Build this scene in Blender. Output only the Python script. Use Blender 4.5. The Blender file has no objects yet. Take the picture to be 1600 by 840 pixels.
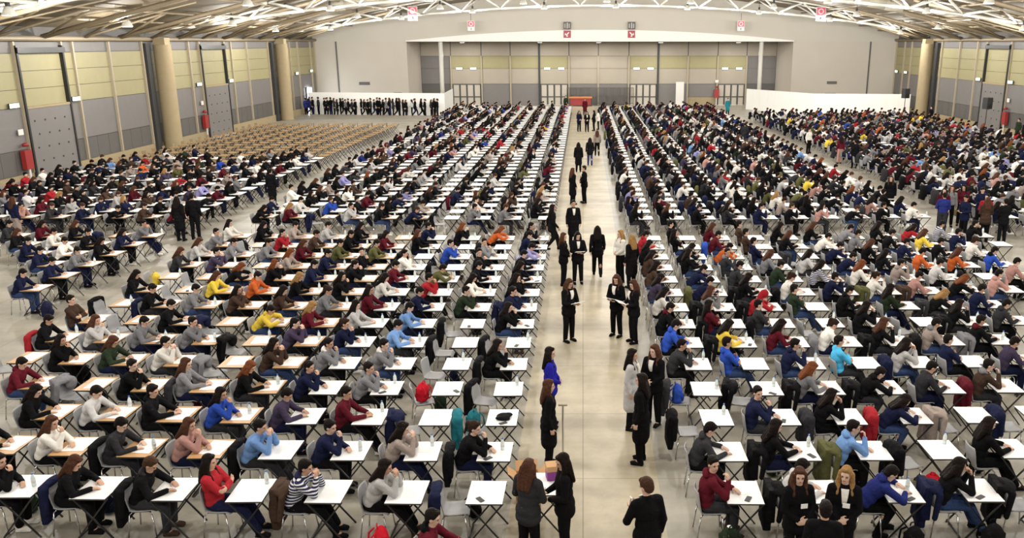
import bpy, bmesh, math, random
import numpy as np
from mathutils import Vector, Matrix

random.seed(7)
SC = bpy.context.scene
COL = SC.collection
R = math.radians

# ------------------------------------------------------------------ camera, world, exposure
CAM_H = 7.5
cam_data = bpy.data.cameras.new('camera')
cam_data.sensor_width = 36.0
cam_data.lens = 36.0 * 1316 / 1600
cam_data.shift_x = -111 / 1600
cam_data.clip_end = 400
cam = bpy.data.objects.new('camera', cam_data)
COL.objects.link(cam)
cam.location = (0, 0, CAM_H)
cam.rotation_euler = (R(90 - 15.1), 0, 0)
SC.camera = cam

world = bpy.data.worlds.new('hall_ambient')
SC.world = world
world.use_nodes = True
bg = world.node_tree.nodes['Background']
bg.inputs[0].default_value = (1.0, 0.97, 0.93, 1)
bg.inputs[1].default_value = 0.12
SC.view_settings.view_transform = 'Standard'
SC.view_settings.look = 'None'
SC.view_settings.gamma = 1.0
SC.view_settings.use_curve_mapping = False
SC.view_settings.exposure = 0.35
LAMP_WATT = 760.0

# ------------------------------------------------------------------ materials
def new_mat(name):
    m = bpy.data.materials.new(name)
    m.use_nodes = True
    nt = m.node_tree
    return m, nt, nt.nodes['Principled BSDF']

def mat(name, col, rough=0.6, metal=0.0, noise=0.0, nscale=6.0, bump=0.0, bscale=40.0, emit=None, estr=1.0):
    m, nt, b = new_mat(name)
    b.inputs['Base Color'].default_value = (*col, 1)
    b.inputs['Roughness'].default_value = rough
    b.inputs['Metallic'].default_value = metal
    if noise:
        tc = nt.nodes.new('ShaderNodeTexCoord')
        n = nt.nodes.new('ShaderNodeTexNoise'); n.inputs['Scale'].default_value = nscale; n.inputs['Detail'].default_value = 5
        mx = nt.nodes.new('ShaderNodeMix'); mx.data_type = 'RGBA'
        mx.inputs[6].default_value = (*[c * (1 - noise) for c in col], 1)
        mx.inputs[7].default_value = (*[min(1, c * (1 + noise)) for c in col], 1)
        nt.links.new(tc.outputs['Object'], n.inputs['Vector'])
        nt.links.new(n.outputs['Fac'], mx.inputs[0])
        nt.links.new(mx.outputs[2], b.inputs['Base Color'])
    if bump:
        n2 = nt.nodes.new('ShaderNodeTexNoise'); n2.inputs['Scale'].default_value = bscale
        tc2 = nt.nodes.new('ShaderNodeTexCoord')
        nt.links.new(tc2.outputs['Object'], n2.inputs['Vector'])
        bp = nt.nodes.new('ShaderNodeBump'); bp.inputs['Strength'].default_value = bump; bp.inputs['Distance'].default_value = 0.02
        nt.links.new(n2.outputs['Fac'], bp.inputs['Height'])
        nt.links.new(bp.outputs[0], b.inputs['Normal'])
    if emit:
        b.inputs['Emission Color'].default_value = (*emit, 1)
        b.inputs['Emission Strength'].default_value = estr
    return m

def own_colour(name, rough=0.8, bump=0.0, bscale=18.0, vary=0.12, stripes=False):
    """colour comes from the object's own colour, with a little woven variation"""
    m, nt, b = new_mat(name)
    oi = nt.nodes.new('ShaderNodeObjectInfo')
    tc = nt.nodes.new('ShaderNodeTexCoord')
    n = nt.nodes.new('ShaderNodeTexNoise'); n.inputs['Scale'].default_value = bscale; n.inputs['Detail'].default_value = 4
    nt.links.new(tc.outputs['Object'], n.inputs['Vector'])
    mr = nt.nodes.new('ShaderNodeMapRange'); mr.inputs[3].default_value = 1 - vary; mr.inputs[4].default_value = 1 + vary
    nt.links.new(n.outputs['Fac'], mr.inputs[0])
    mx = nt.nodes.new('ShaderNodeVectorMath'); mx.operation = 'SCALE'
    nt.links.new(oi.outputs['Color'], mx.inputs[0]); nt.links.new(mr.outputs[0], mx.inputs['Scale'])
    out = mx.outputs[0]
    if stripes:
        w = nt.nodes.new('ShaderNodeTexWave'); w.bands_direction = 'Z'; w.inputs['Scale'].default_value = 6.5; w.inputs['Distortion'].default_value = 0.6
        nt.links.new(tc.outputs['Object'], w.inputs['Vector'])
        cr = nt.nodes.new('ShaderNodeValToRGB'); cr.color_ramp.interpolation = 'CONSTANT'
        cr.color_ramp.elements[0].color = (0, 0, 0, 1); cr.color_ramp.elements[1].position = 0.62; cr.color_ramp.elements[1].color = (1, 1, 1, 1)
        nt.links.new(w.outputs['Fac'], cr.inputs[0])
        m2 = nt.nodes.new('ShaderNodeMix'); m2.data_type = 'RGBA'; m2.inputs[7].default_value = (0.72, 0.72, 0.74, 1)
        nt.links.new(cr.outputs[0], m2.inputs[0]); nt.links.new(out, m2.inputs[6]); out = m2.outputs[2]
    nt.links.new(out, b.inputs['Base Color'])
    b.inputs['Roughness'].default_value = rough
    b.inputs['Specular IOR Level'].default_value = 0.05
    if bump:
        bp = nt.nodes.new('ShaderNodeBump'); bp.inputs['Strength'].default_value = bump; bp.inputs['Distance'].default_value = 0.03
        nt.links.new(n.outputs['Fac'], bp.inputs['Height']); nt.links.new(bp.outputs[0], b.inputs['Normal'])
    return m

def attr_colour(name, rough=0.8):
    m, nt, b = new_mat(name)
    a = nt.nodes.new('ShaderNodeAttribute'); a.attribute_name = 'Col'
    nt.links.new(a.outputs['Color'], b.inputs['Base Color'])
    b.inputs['Roughness'].default_value = rough
    b.inputs['Specular IOR Level'].default_value = 0.05
    return m

def floor_mat():
    m, nt, b = new_mat('polished_concrete')
    N = nt.nodes.new; L = nt.links.new
    tc = N('ShaderNodeTexCoord'); sep = N('ShaderNodeSeparateXYZ'); L(tc.outputs['Object'], sep.inputs[0])
    n1 = N('ShaderNodeTexNoise'); n1.inputs['Scale'].default_value = 0.9; n1.inputs['Detail'].default_value = 9; n1.inputs['Roughness'].default_value = 0.65
    L(tc.outputs['Object'], n1.inputs['Vector'])
    mp = N('ShaderNodeMapping'); mp.inputs['Scale'].default_value = (0.06, 0.75, 1); L(tc.outputs['Object'], mp.inputs[0])
    n2 = N('ShaderNodeTexNoise'); n2.inputs['Scale'].default_value = 1.0; n2.inputs['Detail'].default_value = 3; L(mp.outputs[0], n2.inputs['Vector'])
    ramp = N('ShaderNodeValToRGB'); L(n1.outputs['Fac'], ramp.inputs[0])
    ramp.color_ramp.elements[0].position = 0.25; ramp.color_ramp.elements[0].color = (0.225, 0.205, 0.165, 1)
    ramp.color_ramp.elements[1].position = 0.75; ramp.color_ramp.elements[1].color = (0.42, 0.39, 0.325, 1)
    band = N('ShaderNodeMapRange'); L(n2.outputs['Fac'], band.inputs[0])
    band.inputs[1].default_value = 0.3; band.inputs[2].default_value = 0.7; band.inputs[3].default_value = 0.72; band.inputs[4].default_value = 1.18
    sc = N('ShaderNodeVectorMath'); sc.operation = 'SCALE'; L(ramp.outputs[0], sc.inputs[0]); L(band.outputs[0], sc.inputs['Scale'])
    # sealed pale walkway down the middle of the hall
    a1 = N('ShaderNodeMath'); a1.operation = 'GREATER_THAN'; a1.inputs[1].default_value = -1.22; L(sep.outputs['X'], a1.inputs[0])
    a2 = N('ShaderNodeMath'); a2.operation = 'LESS_THAN'; a2.inputs[1].default_value = 1.33; L(sep.outputs['X'], a2.inputs[0])
    a3 = N('ShaderNodeMath'); a3.operation = 'MULTIPLY'; L(a1.outputs[0], a3.inputs[0]); L(a2.outputs[0], a3.inputs[1])
    mx = N('ShaderNodeMix'); mx.data_type = 'RGBA'; mx.blend_type = 'MULTIPLY'; mx.inputs[7].default_value = (1.34, 1.25, 1.07, 1)
    L(a3.outputs[0], mx.inputs[0]); L(sc.outputs[0], mx.inputs[6])
    # saw-cut joints
    br = N('ShaderNodeTexBrick'); br.inputs['Scale'].default_value = 1.0; br.offset = 0.0
    br.inputs['Brick Width'].default_value = 2.47; br.inputs['Row Height'].default_value = 2.7
    br.inputs['Mortar Size'].default_value = 0.012; br.inputs['Mortar Smooth'].default_value = 0.3
    br.inputs['Color1'].default_value = (1, 1, 1, 1); br.inputs['Color2'].default_value = (1, 1, 1, 1); br.inputs['Mortar'].default_value = (0.62, 0.6, 0.56, 1)
    L(tc.outputs['Object'], br.inputs['Vector'])
    m3 = N('ShaderNodeMix'); m3.data_type = 'RGBA'; m3.blend_type = 'MULTIPLY'; m3.inputs[0].default_value = 1
    L(mx.outputs[2], m3.inputs[6]); L(br.outputs['Color'], m3.inputs[7])
    L(m3.outputs[2], b.inputs['Base Color'])
    b.inputs['Roughness'].default_value = 0.42
    return m

M = {
 'floor': floor_mat(),
 'wall_white': mat('painted_plaster', (0.46, 0.42, 0.365), 0.75, noise=0.05, nscale=0.6),
 'gable_white': mat('gable_plaster', (0.46, 0.43, 0.375), 0.75, noise=0.05, nscale=0.5),
 'panel_yellow': mat('cream_cladding', (0.30, 0.27, 0.145), 0.6, noise=0.06, nscale=2.0),
 'panel_grey': mat('grey_cladding', (0.165, 0.155, 0.15), 0.6, noise=0.06, nscale=2.0),
 'panel_dark': mat('dark_grey_cladding', (0.095, 0.09, 0.085), 0.6, noise=0.08, nscale=2.0),
 'panel_back': mat('taupe_cladding', (0.34, 0.30, 0.245), 0.6, noise=0.05, nscale=1.0),
 'concrete': mat('tan_concrete', (0.32, 0.255, 0.15), 0.8, noise=0.10, nscale=2.5, bump=0.15),
 'post': mat('cream_steel', (0.36, 0.305, 0.22), 0.5),
 'truss': mat('white_steel', (0.62, 0.60, 0.55), 0.45),
 'truss_brown': mat('tan_steel', (0.27, 0.215, 0.14), 0.5, noise=0.08, nscale=3),
 'roof': mat('roof_lining', (0.17, 0.135, 0.085), 0.8, noise=0.12, nscale=0.5),
 'duct': mat('duct_fabric', (0.5, 0.46, 0.38), 0.6, noise=0.05, nscale=1.0),
 'black': mat('black_steel', (0.015, 0.015, 0.016), 0.4),
 'dark': mat('dark_plastic', (0.03, 0.03, 0.032), 0.6),
 'lamp_shell': mat('lamp_enamel', (0.55, 0.54, 0.50), 0.35),
 'lamp_glow': mat('lamp_glow', (1, 1, 1), 0.5, emit=(1.0, 0.97, 0.90), estr=9.0),
 'white_lam': mat('white_laminate', (0.86, 0.86, 0.86), 0.35, noise=0.02, nscale=3),
 'brown_lam': mat('beech_laminate', (0.50, 0.29, 0.13), 0.4, noise=0.14, nscale=7),
 'edge': mat('desk_edge', (0.05, 0.045, 0.04), 0.5),
 'paper': mat('white_paper', (0.88, 0.88, 0.87), 0.9),
 'chair_shell': mat('grey_chair_plastic', (0.33, 0.33, 0.34), 0.45, noise=0.04, nscale=4),
 'chrome': mat('chrome_tube', (0.62, 0.62, 0.63), 0.25, metal=1.0),
 'skin': own_colour('skin', 0.55, vary=0.05, bscale=12),
 'eye': mat('eye_dark', (0.03, 0.02, 0.015), 0.3),
 'lip': mat('lip', (0.36, 0.13, 0.11), 0.5),
 'hair': own_colour('hair', 0.5, bump=0.8, bscale=30, vary=0.35),
 'cloth': own_colour('knit_cloth', 0.9, bump=0.7, bscale=11, vary=0.14),
 'stripe': own_colour('striped_cloth', 0.9, bump=0.4, bscale=11, vary=0.10, stripes=True),
 'shoe': own_colour('shoe_leather', 0.5, vary=0.1),
 'coat': own_colour('padded_coat', 0.75, bump=1.0, bscale=9, vary=0.2),
 'bagmat': own_colour('bag_nylon', 0.6, bump=0.6, bscale=12, vary=0.15),
 'glass': mat('clear_plastic', (0.70, 0.80, 0.80), 0.15),
 'cap_blue': mat('blue_plastic', (0.05, 0.15, 0.5), 0.4),
 'card': mat('cardboard', (0.50, 0.29, 0.14), 0.85, noise=0.08, nscale=5),
 'red': mat('red_paint', (0.28, 0.02, 0.02), 0.45),
 'exit_green': mat('exit_sign_face', (0.7, 0.85, 0.7), 0.5, emit=(0.80, 1.0, 0.72), estr=1.6),
 'sign_pink': mat('sign_crimson', (0.70, 0.10, 0.18), 0.5),
 'sign_red': mat('sign_dark_red', (0.33, 0.03, 0.05), 0.5),
 'sign_dark': mat('sign_charcoal', (0.05, 0.05, 0.06), 0.5),
 'sign_white': mat('sign_white', (0.68, 0.66, 0.63), 0.5),
 'orange': mat('orange_wood', (0.55, 0.20, 0.06), 0.5),
 'partition': mat('white_partition', (0.90, 0.895, 0.87), 0.6),
 'crowd': attr_colour('crowd_colours', 0.85),
 'purple': mat('purple_card', (0.20, 0.03, 0.22), 0.6),
}

# ------------------------------------------------------------------ mesh helpers
class MB:
    def __init__(s): s.v = []; s.f = []; s.m = []
    def add(s, vs, fs, mi=0):
        o = len(s.v); s.v += [tuple(p) for p in vs]
        s.f += [tuple(i + o for i in f) for f in fs]; s.m += [mi] * len(fs); return s
    def box(s, c, d, rot=None, mi=0, top=None):
        x, y, z = d[0] / 2, d[1] / 2, d[2] / 2
        vs = [Vector((a * x, b_ * y, c_ * z)) for c_ in (-1, 1) for a, b_ in ((-1, -1), (1, -1), (1, 1), (-1, 1))]
        if rot is not None: vs = [rot @ p for p in vs]
        vs = [p + Vector(c) for p in vs]
        fs = [(3, 2, 1, 0), (4, 5, 6, 7), (0, 1, 5, 4), (1, 2, 6, 5), (2, 3, 7, 6), (3, 0, 4, 7)]
        s.add(vs, fs, mi)
        if top is not None: s.m[-5] = top
        return s
    def box2(s, a, b, mi=0, top=None):
        return s.box([(a[i] + b[i]) / 2 for i in range(3)], [abs(b[i] - a[i]) for i in range(3)], None, mi, top)
    def tube(s, p, q, r, n=8, r2=None, mi=0):
        p, q = Vector(p), Vector(q); r2 = r if r2 is None else r2
        d = (q - p).normalized(); a = d.orthogonal().normalized(); b = d.cross(a)
        vs = []
        for c, rr in ((p, r), (q, r2)):
            for i in range(n):
                t = 2 * math.pi * i / n; vs.append(c + (a * math.cos(t) + b * math.sin(t)) * rr)
        fs = [(i, (i + 1) % n, n + (i + 1) % n, n + i) for i in range(n)] + [tuple(range(n - 1, -1, -1)), tuple(range(n, 2 * n))]
        return s.add(vs, fs, mi)
    def path(s, pts, r, n=8, mi=0):
        for a, b in zip(pts[:-1], pts[1:]): s.tube(a, b, r, n, mi=mi)
        return s
    def lathe(s, prof, n=16, c=(0, 0, 0), mi=0):
        vs = []
        for (r, z) in prof:
            for i in range(n):
                t = 2 * math.pi * i / n; vs.append((c[0] + r * math.cos(t), c[1] + r * math.sin(t), c[2] + z))
        fs = []
        for k in range(len(prof) - 1):
            for i in range(n):
                j = (i + 1) % n; fs.append((k * n + i, k * n + j, (k + 1) * n + j, (k + 1) * n + i))
        fs.append(tuple(range(n - 1, -1, -1))); fs.append(tuple(range((len(prof) - 1) * n, len(prof) * n)))
        return s.add(vs, fs, mi)
    def ell(s, c, r, rot=None, nu=12, nv=8, mi=0):
        c = Vector(c); vs = [Vector((0, 0, -r[2]))]
        for j in range(1, nv):
            ph = math.pi * j / nv - math.pi / 2
            for i in range(nu):
                t = 2 * math.pi * i / nu
                vs.append(Vector((r[0] * math.cos(ph) * math.cos(t), r[1] * math.cos(ph) * math.sin(t), r[2] * math.sin(ph))))
        vs.append(Vector((0, 0, r[2])))
        if rot is not None: vs = [rot @ p for p in vs]
        vs = [p + c for p in vs]
        fs = [(0, 1 + (i + 1) % nu, 1 + i) for i in range(nu)]
        for j in range(nv - 2):
            for i in range(nu):
                a = 1 + j * nu; k = (i + 1) % nu
                fs.append((a + i, a + k, a + nu + k, a + nu + i))
        a = 1 + (nv - 2) * nu; e = len(vs) - 1
        fs += [(a + i, a + (i + 1) % nu, e) for i in range(nu)]
        return s.add(vs, fs, mi)
    def cap(s, p, q, r, r2=None, n=12, mi=0):
        r2 = r if r2 is None else r2
        s.tube(p, q, r, n, r2, mi); s.ell(p, (r,) * 3, None, n, 8, mi); s.ell(q, (r2,) * 3, None, n, 8, mi)
        return s
    def mesh(s, name, mats, smooth=False):
        me = bpy.data.meshes.new(name)
        me.from_pydata(s.v, [], s.f)
        for m in (mats if isinstance(mats, (list, tuple)) else [mats]): me.materials.append(m)
        me.polygons.foreach_set('material_index', s.m)
        if smooth: me.polygons.foreach_set('use_smooth', [True] * len(me.polygons))
        me.update()
        return me
    def obj(s, name, mats, parent=None, smooth=False):
        return put(name, s.mesh(name, mats, smooth), parent)

def put(name, me, parent=None):
    o = bpy.data.objects.new(name, me); COL.objects.link(o)
    if parent is not None: o.parent = parent
    return o

def tag(o, label, cat, group=None, kind=None):
    o['label'] = label
    o['category'] = cat
    if group: o['group'] = group
    if kind: o['kind'] = kind
    return o

def empty(name, loc=(0, 0, 0), rz=0.0):
    o = bpy.data.objects.new(name, None); COL.objects.link(o)
    o.location = loc; o.rotation_euler = (0, 0, rz); o.empty_display_size = 0.1
    return o

def fuse(mb, voxel, smooth=3, decim=None, adapt=0.0):
    """melt overlapping closed shapes into one continuous skin -> MB"""
    me = bpy.data.meshes.new('tmp'); me.from_pydata(mb.v, [], mb.f); me.update()
    o = bpy.data.objects.new('tmp', me); COL.objects.link(o)
    md = o.modifiers.new('r', 'REMESH'); md.mode = 'VOXEL'; md.voxel_size = voxel; md.adaptivity = adapt
    if smooth:
        sm = o.modifiers.new('s', 'SMOOTH'); sm.factor = 0.5; sm.iterations = smooth
    if decim:
        dc = o.modifiers.new('d', 'DECIMATE'); dc.ratio = decim
    dg = bpy.context.evaluated_depsgraph_get(); dg.update()
    ev = o.evaluated_get(dg); m2 = ev.to_mesh()
    out = MB()
    out.v = [tuple(v.co) for v in m2.vertices]; out.f = [tuple(p.vertices) for p in m2.polygons]; out.m = [0] * len(out.f)
    ev.to_mesh_clear()
    bpy.data.objects.remove(o); bpy.data.meshes.remove(me)
    return out

# ------------------------------------------------------------------ the hall
XL, XR, YE, YF = -30.0, 35.0, 97.0, 105.0       # side walls, end wall, far wall of the recess
OX0, OX1 = -19.65, 23.4                          # recess opening
def z_roof(x): return 12.7 - ((x - 2.5) / 32.5) ** 2 * 4.4
def z_chord(x): return 10.95 - 0.00265 * (x - 2.5) ** 2

fl = MB().box2((XL - 0.3, -12, -0.2), (XR + 0.3, YF + 0.3, 0)).obj('floor', M['floor'])
tag(fl, 'pale concrete hall floor with a lighter central walkway', 'floor', kind='structure')

# vaulted roof
rf = MB(); n = 26
xs = [XL - 0.3 + (XR - XL + 0.6) * i / n for i in range(n + 1)]
for a, b in zip(xs[:-1], xs[1:]):
    rf.add([(a, -12, z_roof(a)), (b, -12, z_roof(b)), (b, YE, z_roof(b)), (a, YE, z_roof(a)),
            (a, -12, z_roof(a) + .25), (b, -12, z_roof(b) + .25), (b, YE, z_roof(b) + .25), (a, YE, z_roof(a) + .25)],
           [(3, 2, 1, 0), (4, 5, 6, 7), (0, 1, 5, 4), (2, 3, 7, 6)])
ro = rf.obj('ceiling', M['roof'])
tag(ro, 'tan vaulted roof lining above the white trusses', 'ceiling', kind='structure')

def side_wall(name, x, sgn, joints, gates, label):
    """sgn = +1 when the room lies on the +x side"""
    w = MB().box2((x - sgn * 0.35, -12, 0), (x - sgn * 0.06, YE, 9.0)).obj(name, M['panel_dark'])
    tag(w, label, 'wall', kind='structure')
    MB().box2((x - sgn * 0.06, 36, 0), (x + sgn * 0.10, YE, 0.62)).obj('plinth', M['concrete'], w)
    meshes = {}
    def piece(nm, y0, y1, z0, z1, m, dep):
        key = (nm, round(y1 - y0, 2), round(z1 - z0, 2), m)
        if key not in meshes:
            meshes[key] = MB().box2((0, 0, 0), (sgn * dep, y1 - y0, z1 - z0)).mesh(nm, M[m])
        o = put(nm, meshes[key], w); o.location = (x - sgn * 0.06, y0, z0); return o
    for y0, y1 in zip(joints[:-1], joints[1:]):
        a, b = y0 + 0.03, y1 - 0.03
        g = any(abs(y0 - q) < 0.01 for q in gates)
        for k in range(3):
            z = 4.12 + k * 0.93; piece('panel', a, b, z, z + 0.905, 'panel_yellow', 0.06)
        piece('panel', a, b, 6.93, 7.5, 'panel_grey', 0.05)
        if not g:
            piece('panel', a, b, 1.92, 4.09, 'panel_grey', 0.06)
            m_ = int(max(1, round((b - a) / 1.3)))
            for k in range(m_):
                piece('panel', a + (b - a) * k / m_ + .012, a + (b - a) * (k + 1) / m_ - .012, 0.64, 1.89, 'panel_dark', 0.06)
    for y in joints:
        o = put('post', meshes.setdefault('post', MB().box2((0, -.07, .62), (sgn * .2, .07, 7.5)).mesh('post', M['post'])), w)
        o.location = (x - sgn * 0.06, y, 0)
    return w

JL = [36, 41, 45.7, 49.9, 51, 54.9, 59.0, 62.4, 66, 67.8, 72.5, 73.9, 77.4, 82.6, 88.7, 91.2, 95.5, 97]
JR = [36, 41, 45.7, 49.9, 51, 54.9, 59.0, 62.4, 66, 70.9, 75.2, 77, 80.6, 84.6, 88.5, 92.5, 94.5, 97]
wl = side_wall('wall_left', XL, 1, JL, (45.7, 67.8), 'left side wall clad in cream panels above grey ones')
wr = side_wall('wall_right', XR, -1, JR, (45.7, 70.9), 'right side wall clad in cream panels above grey ones')

def gate(i, x, sgn, y0, y1, label):
    g = empty('door_%d' % i, (x, y0, 0)); w = y1 - y0
    tag(g, label, 'door', kind='structure')
    MB().box2((0, 0.1, 0.02), (sgn * 0.17, w - 0.1, 4.0)).obj('door_leaf', M['panel_grey'], g)
    MB().box2((0, 0.0, 0), (sgn * 0.22, 0.14, 7.3)).obj('track', M['black'], g)
    MB().box2((0, w - 0.14, 0), (sgn * 0.22, w, 7.3)).obj('track', M['black'], g)
    MB().box2((0, 0.1, 4.0), (sgn * 0.20, w - 0.1, 4.12)).obj('lintel', M['concrete'], g)
    MB().box2((0, 0.0, 6.9), (sgn * 0.3, w, 7.2)).obj('drum', M['black'], g)
    MB().box2((0, 0.05, 0), (sgn * 0.6, w - .05, 0.05)).obj('sill', M['sign_white'], g)
    bolt = MB().box((sgn * 0.18, 0, 0), (0.03, 0.09, 0.09)).mesh('bolt', M['dark'])
    for a in range(4):
        for b in range(5):
            o = put('bolt', bolt, g); o.location = (0, w * (a + 0.7 + 0.25 * (b % 2)) / 4.6, 0.45 + 0.72 * b)
gate(1, XL, 1, 45.7, 49.9, 'nearest tall grey freight gate in the left wall')
gate(2, XL, 1, 67.8, 72.5, 'farther grey freight gate between the two left columns')
gate(3, XR, -1, 70.9, 75.2, 'tall grey freight gate in the right wall')

for x, sgn, side in ((XL, 1, 'left'), (XR, -1, 'right')):
    b = MB().tube((x + sgn * 0.25, -12, 7.66), (x + sgn * 0.25, YE, 7.66), 0.15, 10).obj('edge_beam', M['truss_brown'], smooth=True)
    tag(b, 'long tan steel edge beam along the top of the %s wall' % side, 'beam')
for x, sgn, ys, side in ((XL, 1, (36.5, 60.5, 84.4), 'left'), (XR, -1, (38, 62.5, 86.6), 'right')):
    for q, y in enumerate(ys):
        c = empty('concrete_column', (x + sgn * 0.75, y, 0))
        tag(c, ('round tan concrete column, %s of the %s wall' % (('nearest', 'second', 'farthest')[q], side)), 'column', 'round wall columns')
        MB().lathe([(0.62, 0), (0.60, 0.1), (0.58, 7.2), (0.58, 7.3)], 24).obj('shaft', M['concrete'], c, True)
        MB().box2((-.4, -.4, 7.3), (.4, .4, 7.75)).obj('bearing', M['concrete'], c)
        r = MB().box2((-sgn * .7, -1.35, 0), (-sgn * .45, -.75, 7.4)).obj('painted_shadow', M['dark'], c)  # solid dark slab beside the shaft, shadow put in as black colour

# end wall with portal, recess behind it
we = MB()
we.box2((XL - .3, YE, 0), (OX0, YE + .4, 7.5)); we.box2((OX1, YE, 0), (XR + .3, YE + .4, 7.5))
weo = we.obj('wall_back', M['wall_white'])
tag(weo, 'cream end wall on both sides of the wide portal', 'wall', kind='structure')
gb = MB(); xs = [XL - .3 + (XR - XL + .6) * i / 30 for i in range(31)]
for a, b in zip(xs[:-1], xs[1:]):
    gb.add([(a, YE - .05, 7.5), (b, YE - .05, 7.5), (b, YE - .05, z_roof(b)), (a, YE - .05, z_roof(a)),
            (a, YE + .4, 7.5), (b, YE + .4, 7.5), (b, YE + .4, z_roof(b)), (a, YE + .4, z_roof(a))],
           [(0, 1, 2, 3), (7, 6, 5, 4), (1, 0, 4, 5)])
go = gb.obj('wall_gable', M['gable_white']); tag(go, 'white arched gable wall above the portal', 'wall', kind='structure')
lb = MB()
for i in range(24):
    a = OX0 + (OX1 - OX0) * i / 24; b = OX0 + (OX1 - OX0) * (i + 1) / 24
    za = 8.75 - ((a - 1.9) / 21.5) ** 2 * 1.15; zb_ = 8.75 - ((b - 1.9) / 21.5) ** 2 * 1.15
    lb.add([(a, YE - .35, 7.5), (b, YE - .35, 7.5), (b, YE - .35, zb_), (a, YE - .35, za), (a, YE - .05, 7.5), (b, YE - .05, 7.5), (b, YE - .05, zb_), (a, YE - .05, za)],
           [(0, 1, 2, 3), (3, 2, 6, 7), (1, 0, 4, 5)])
lb.obj('lintel_beam', M['sign_white'], go)
for x in (-27.5, 32.0):
    MB().box2((x - .08, YE - .06, 0), (x + .08, YE, 7.5)).obj('joint_strip', M['panel_dark'], weo)
for (x, z, w_, h_) in ((-24.6, 2.95, 1.2, .32), (-24.2, 1.75, 1.5, .25), (-20.9, 1.85, .9, .25), (28.0, 3.05, 1.1, .3), (24.7, 1.7, .8, .35), (27.9, 1.75, 1.2, .25)):
    v = empty('vent_grille', (x, YE, z))
    tag(v, 'dark louvred vent in the end wall, %s' % {(-24.6): 'upper left of the portal', (-24.2): 'low left beneath the upper vent', (-20.9): 'low left next to the portal', 28.0: 'upper right of the portal', 24.7: 'low right next to the portal', 27.9: 'low right beneath the upper vent'}[x], 'vent', 'end wall vents')
    MB().box2((-w_ / 2, -.08, -h_ / 2), (w_ / 2, 0, h_ / 2)).obj('frame', M['panel_dark'], v)
    for k in range(3): MB().box((0, -.1, -h_ / 2 + h_ * (k + .5) / 3), (w_ * .92, .06, .03)).obj('slat', M['panel_grey'], v)

wf = MB().box2((OX0 - .4, YF, 0), (OX1 + .4, YF + .3, 7.6)).obj('wall_far', M['panel_dark'])
tag(wf, 'far wall of the recess with cream and grey panels', 'wall', kind='structure')
for x, s_ in ((OX0, -1), (OX1, 1)):
    r = MB().box2((x, YE + .4, 0), (x + s_ * .4, YF, 7.5)).obj('wall_recess_' + ('left' if s_ < 0 else 'right'), M['wall_white'])
    tag(r, 'cream return wall at the %s end of the recess' % ('left' if s_ < 0 else 'right'), 'wall', kind='structure')
so = MB().box2((OX0, YE + .4, 7.5), (OX1, YF, 7.8)).obj('ceiling_recess', M['wall_white']); tag(so, 'cream ceiling of the recess behind the portal', 'ceiling', kind='structure')
FX = [OX0, -16.0, -12.3, -8.8, -5.3, -1.7, 1.85, 5.55, 9.1, 12.7, 16.3, 19.8, OX1]
DOORB = {1: 4, 4: 5, 7: 6, 10: 7}
for i, (a, b) in enumerate(zip(FX[:-1], FX[1:])):
    def pc(z0, z1, m): MB().box2((a + .05, YF - .08, z0), (b - .05, YF, z1)).obj('panel', M[m], wf)
    pc(5.82, 7.48, 'panel_back')
    pc(4.37, 5.78, 'panel_back' if i in (5, 6) else ('panel_grey' if i in (0, 11) else 'panel_yellow'))
    pc(2.55, 4.33, 'panel_grey' if i in (0, 11) else 'panel_back')
    if i not in DOORB:
        if i == 9: pc(0, .95, 'concrete'); pc(1.0, 2.5, 'panel_grey')
        else: pc(0.02, 2.5, 'panel_grey' if i not in (0, 11) else 'panel_dark')
    else:
        d = empty('door_%d' % DOORB[i], ((a + b) / 2, YF - .1, 0))
        tag(d, 'grey four-leaf exit door in the recess, %s from the left' % {4: 'first', 5: 'second', 6: 'third', 7: 'fourth'}[DOORB[i]], 'door', kind='structure')
        w_ = b - a - .3
        MB().box2((-w_ / 2 - .1, -.05, 2.42), (w_ / 2 + .1, 0, 2.55)).obj('frame', M['panel_dark'], d)
        for k in range(4):
            x0 = -w_ / 2 + w_ * k / 4
            lf = MB().box2((x0 + .11, -.06, .05), (x0 + w_ / 4 - .11, 0, 2.4)).obj('door_leaf', M['wall_white'], d)
            MB().box2((x0 + .11, -.12, .95), (x0 + w_ / 4 - .11, -.06, 1.05)).obj('push_bar', M['dark'], lf)
            MB().box2((x0, -.03, 0), (x0 + .1, 0, 2.42)).obj('jamb', M['panel_dark'], d)
        MB().box2((-w_ / 2, -.3, 0), (w_ / 2, 0, .04)).obj('sill', M['sign_white'], d)
for i, x in enumerate(FX[1:-1]):
    dk = i in (3, 7)
    MB().box2((x - (.12 if dk else .08), YF - .28, 0), (x + (.12 if dk else .08), YF - .02, 7.5 if dk else 5.82)).obj('post', M['dark'] if dk else M['post'], wf)
for x, s_ in ((-15.9, 'left'), (19.9, 'right')):
    p = empty('portal_post', (x, YE + .2, 0)); tag(p, 'slim cream post under the %s end of the portal beam' % s_, 'post')
    MB().lathe([(.24, 0), (.24, 7.5)], 14).obj('shaft', M['truss'], p, True)
    MB().box2((-.32, -.32, 0), (.32, .32, .08)).obj('base_plate', M['post'], p)

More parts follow.
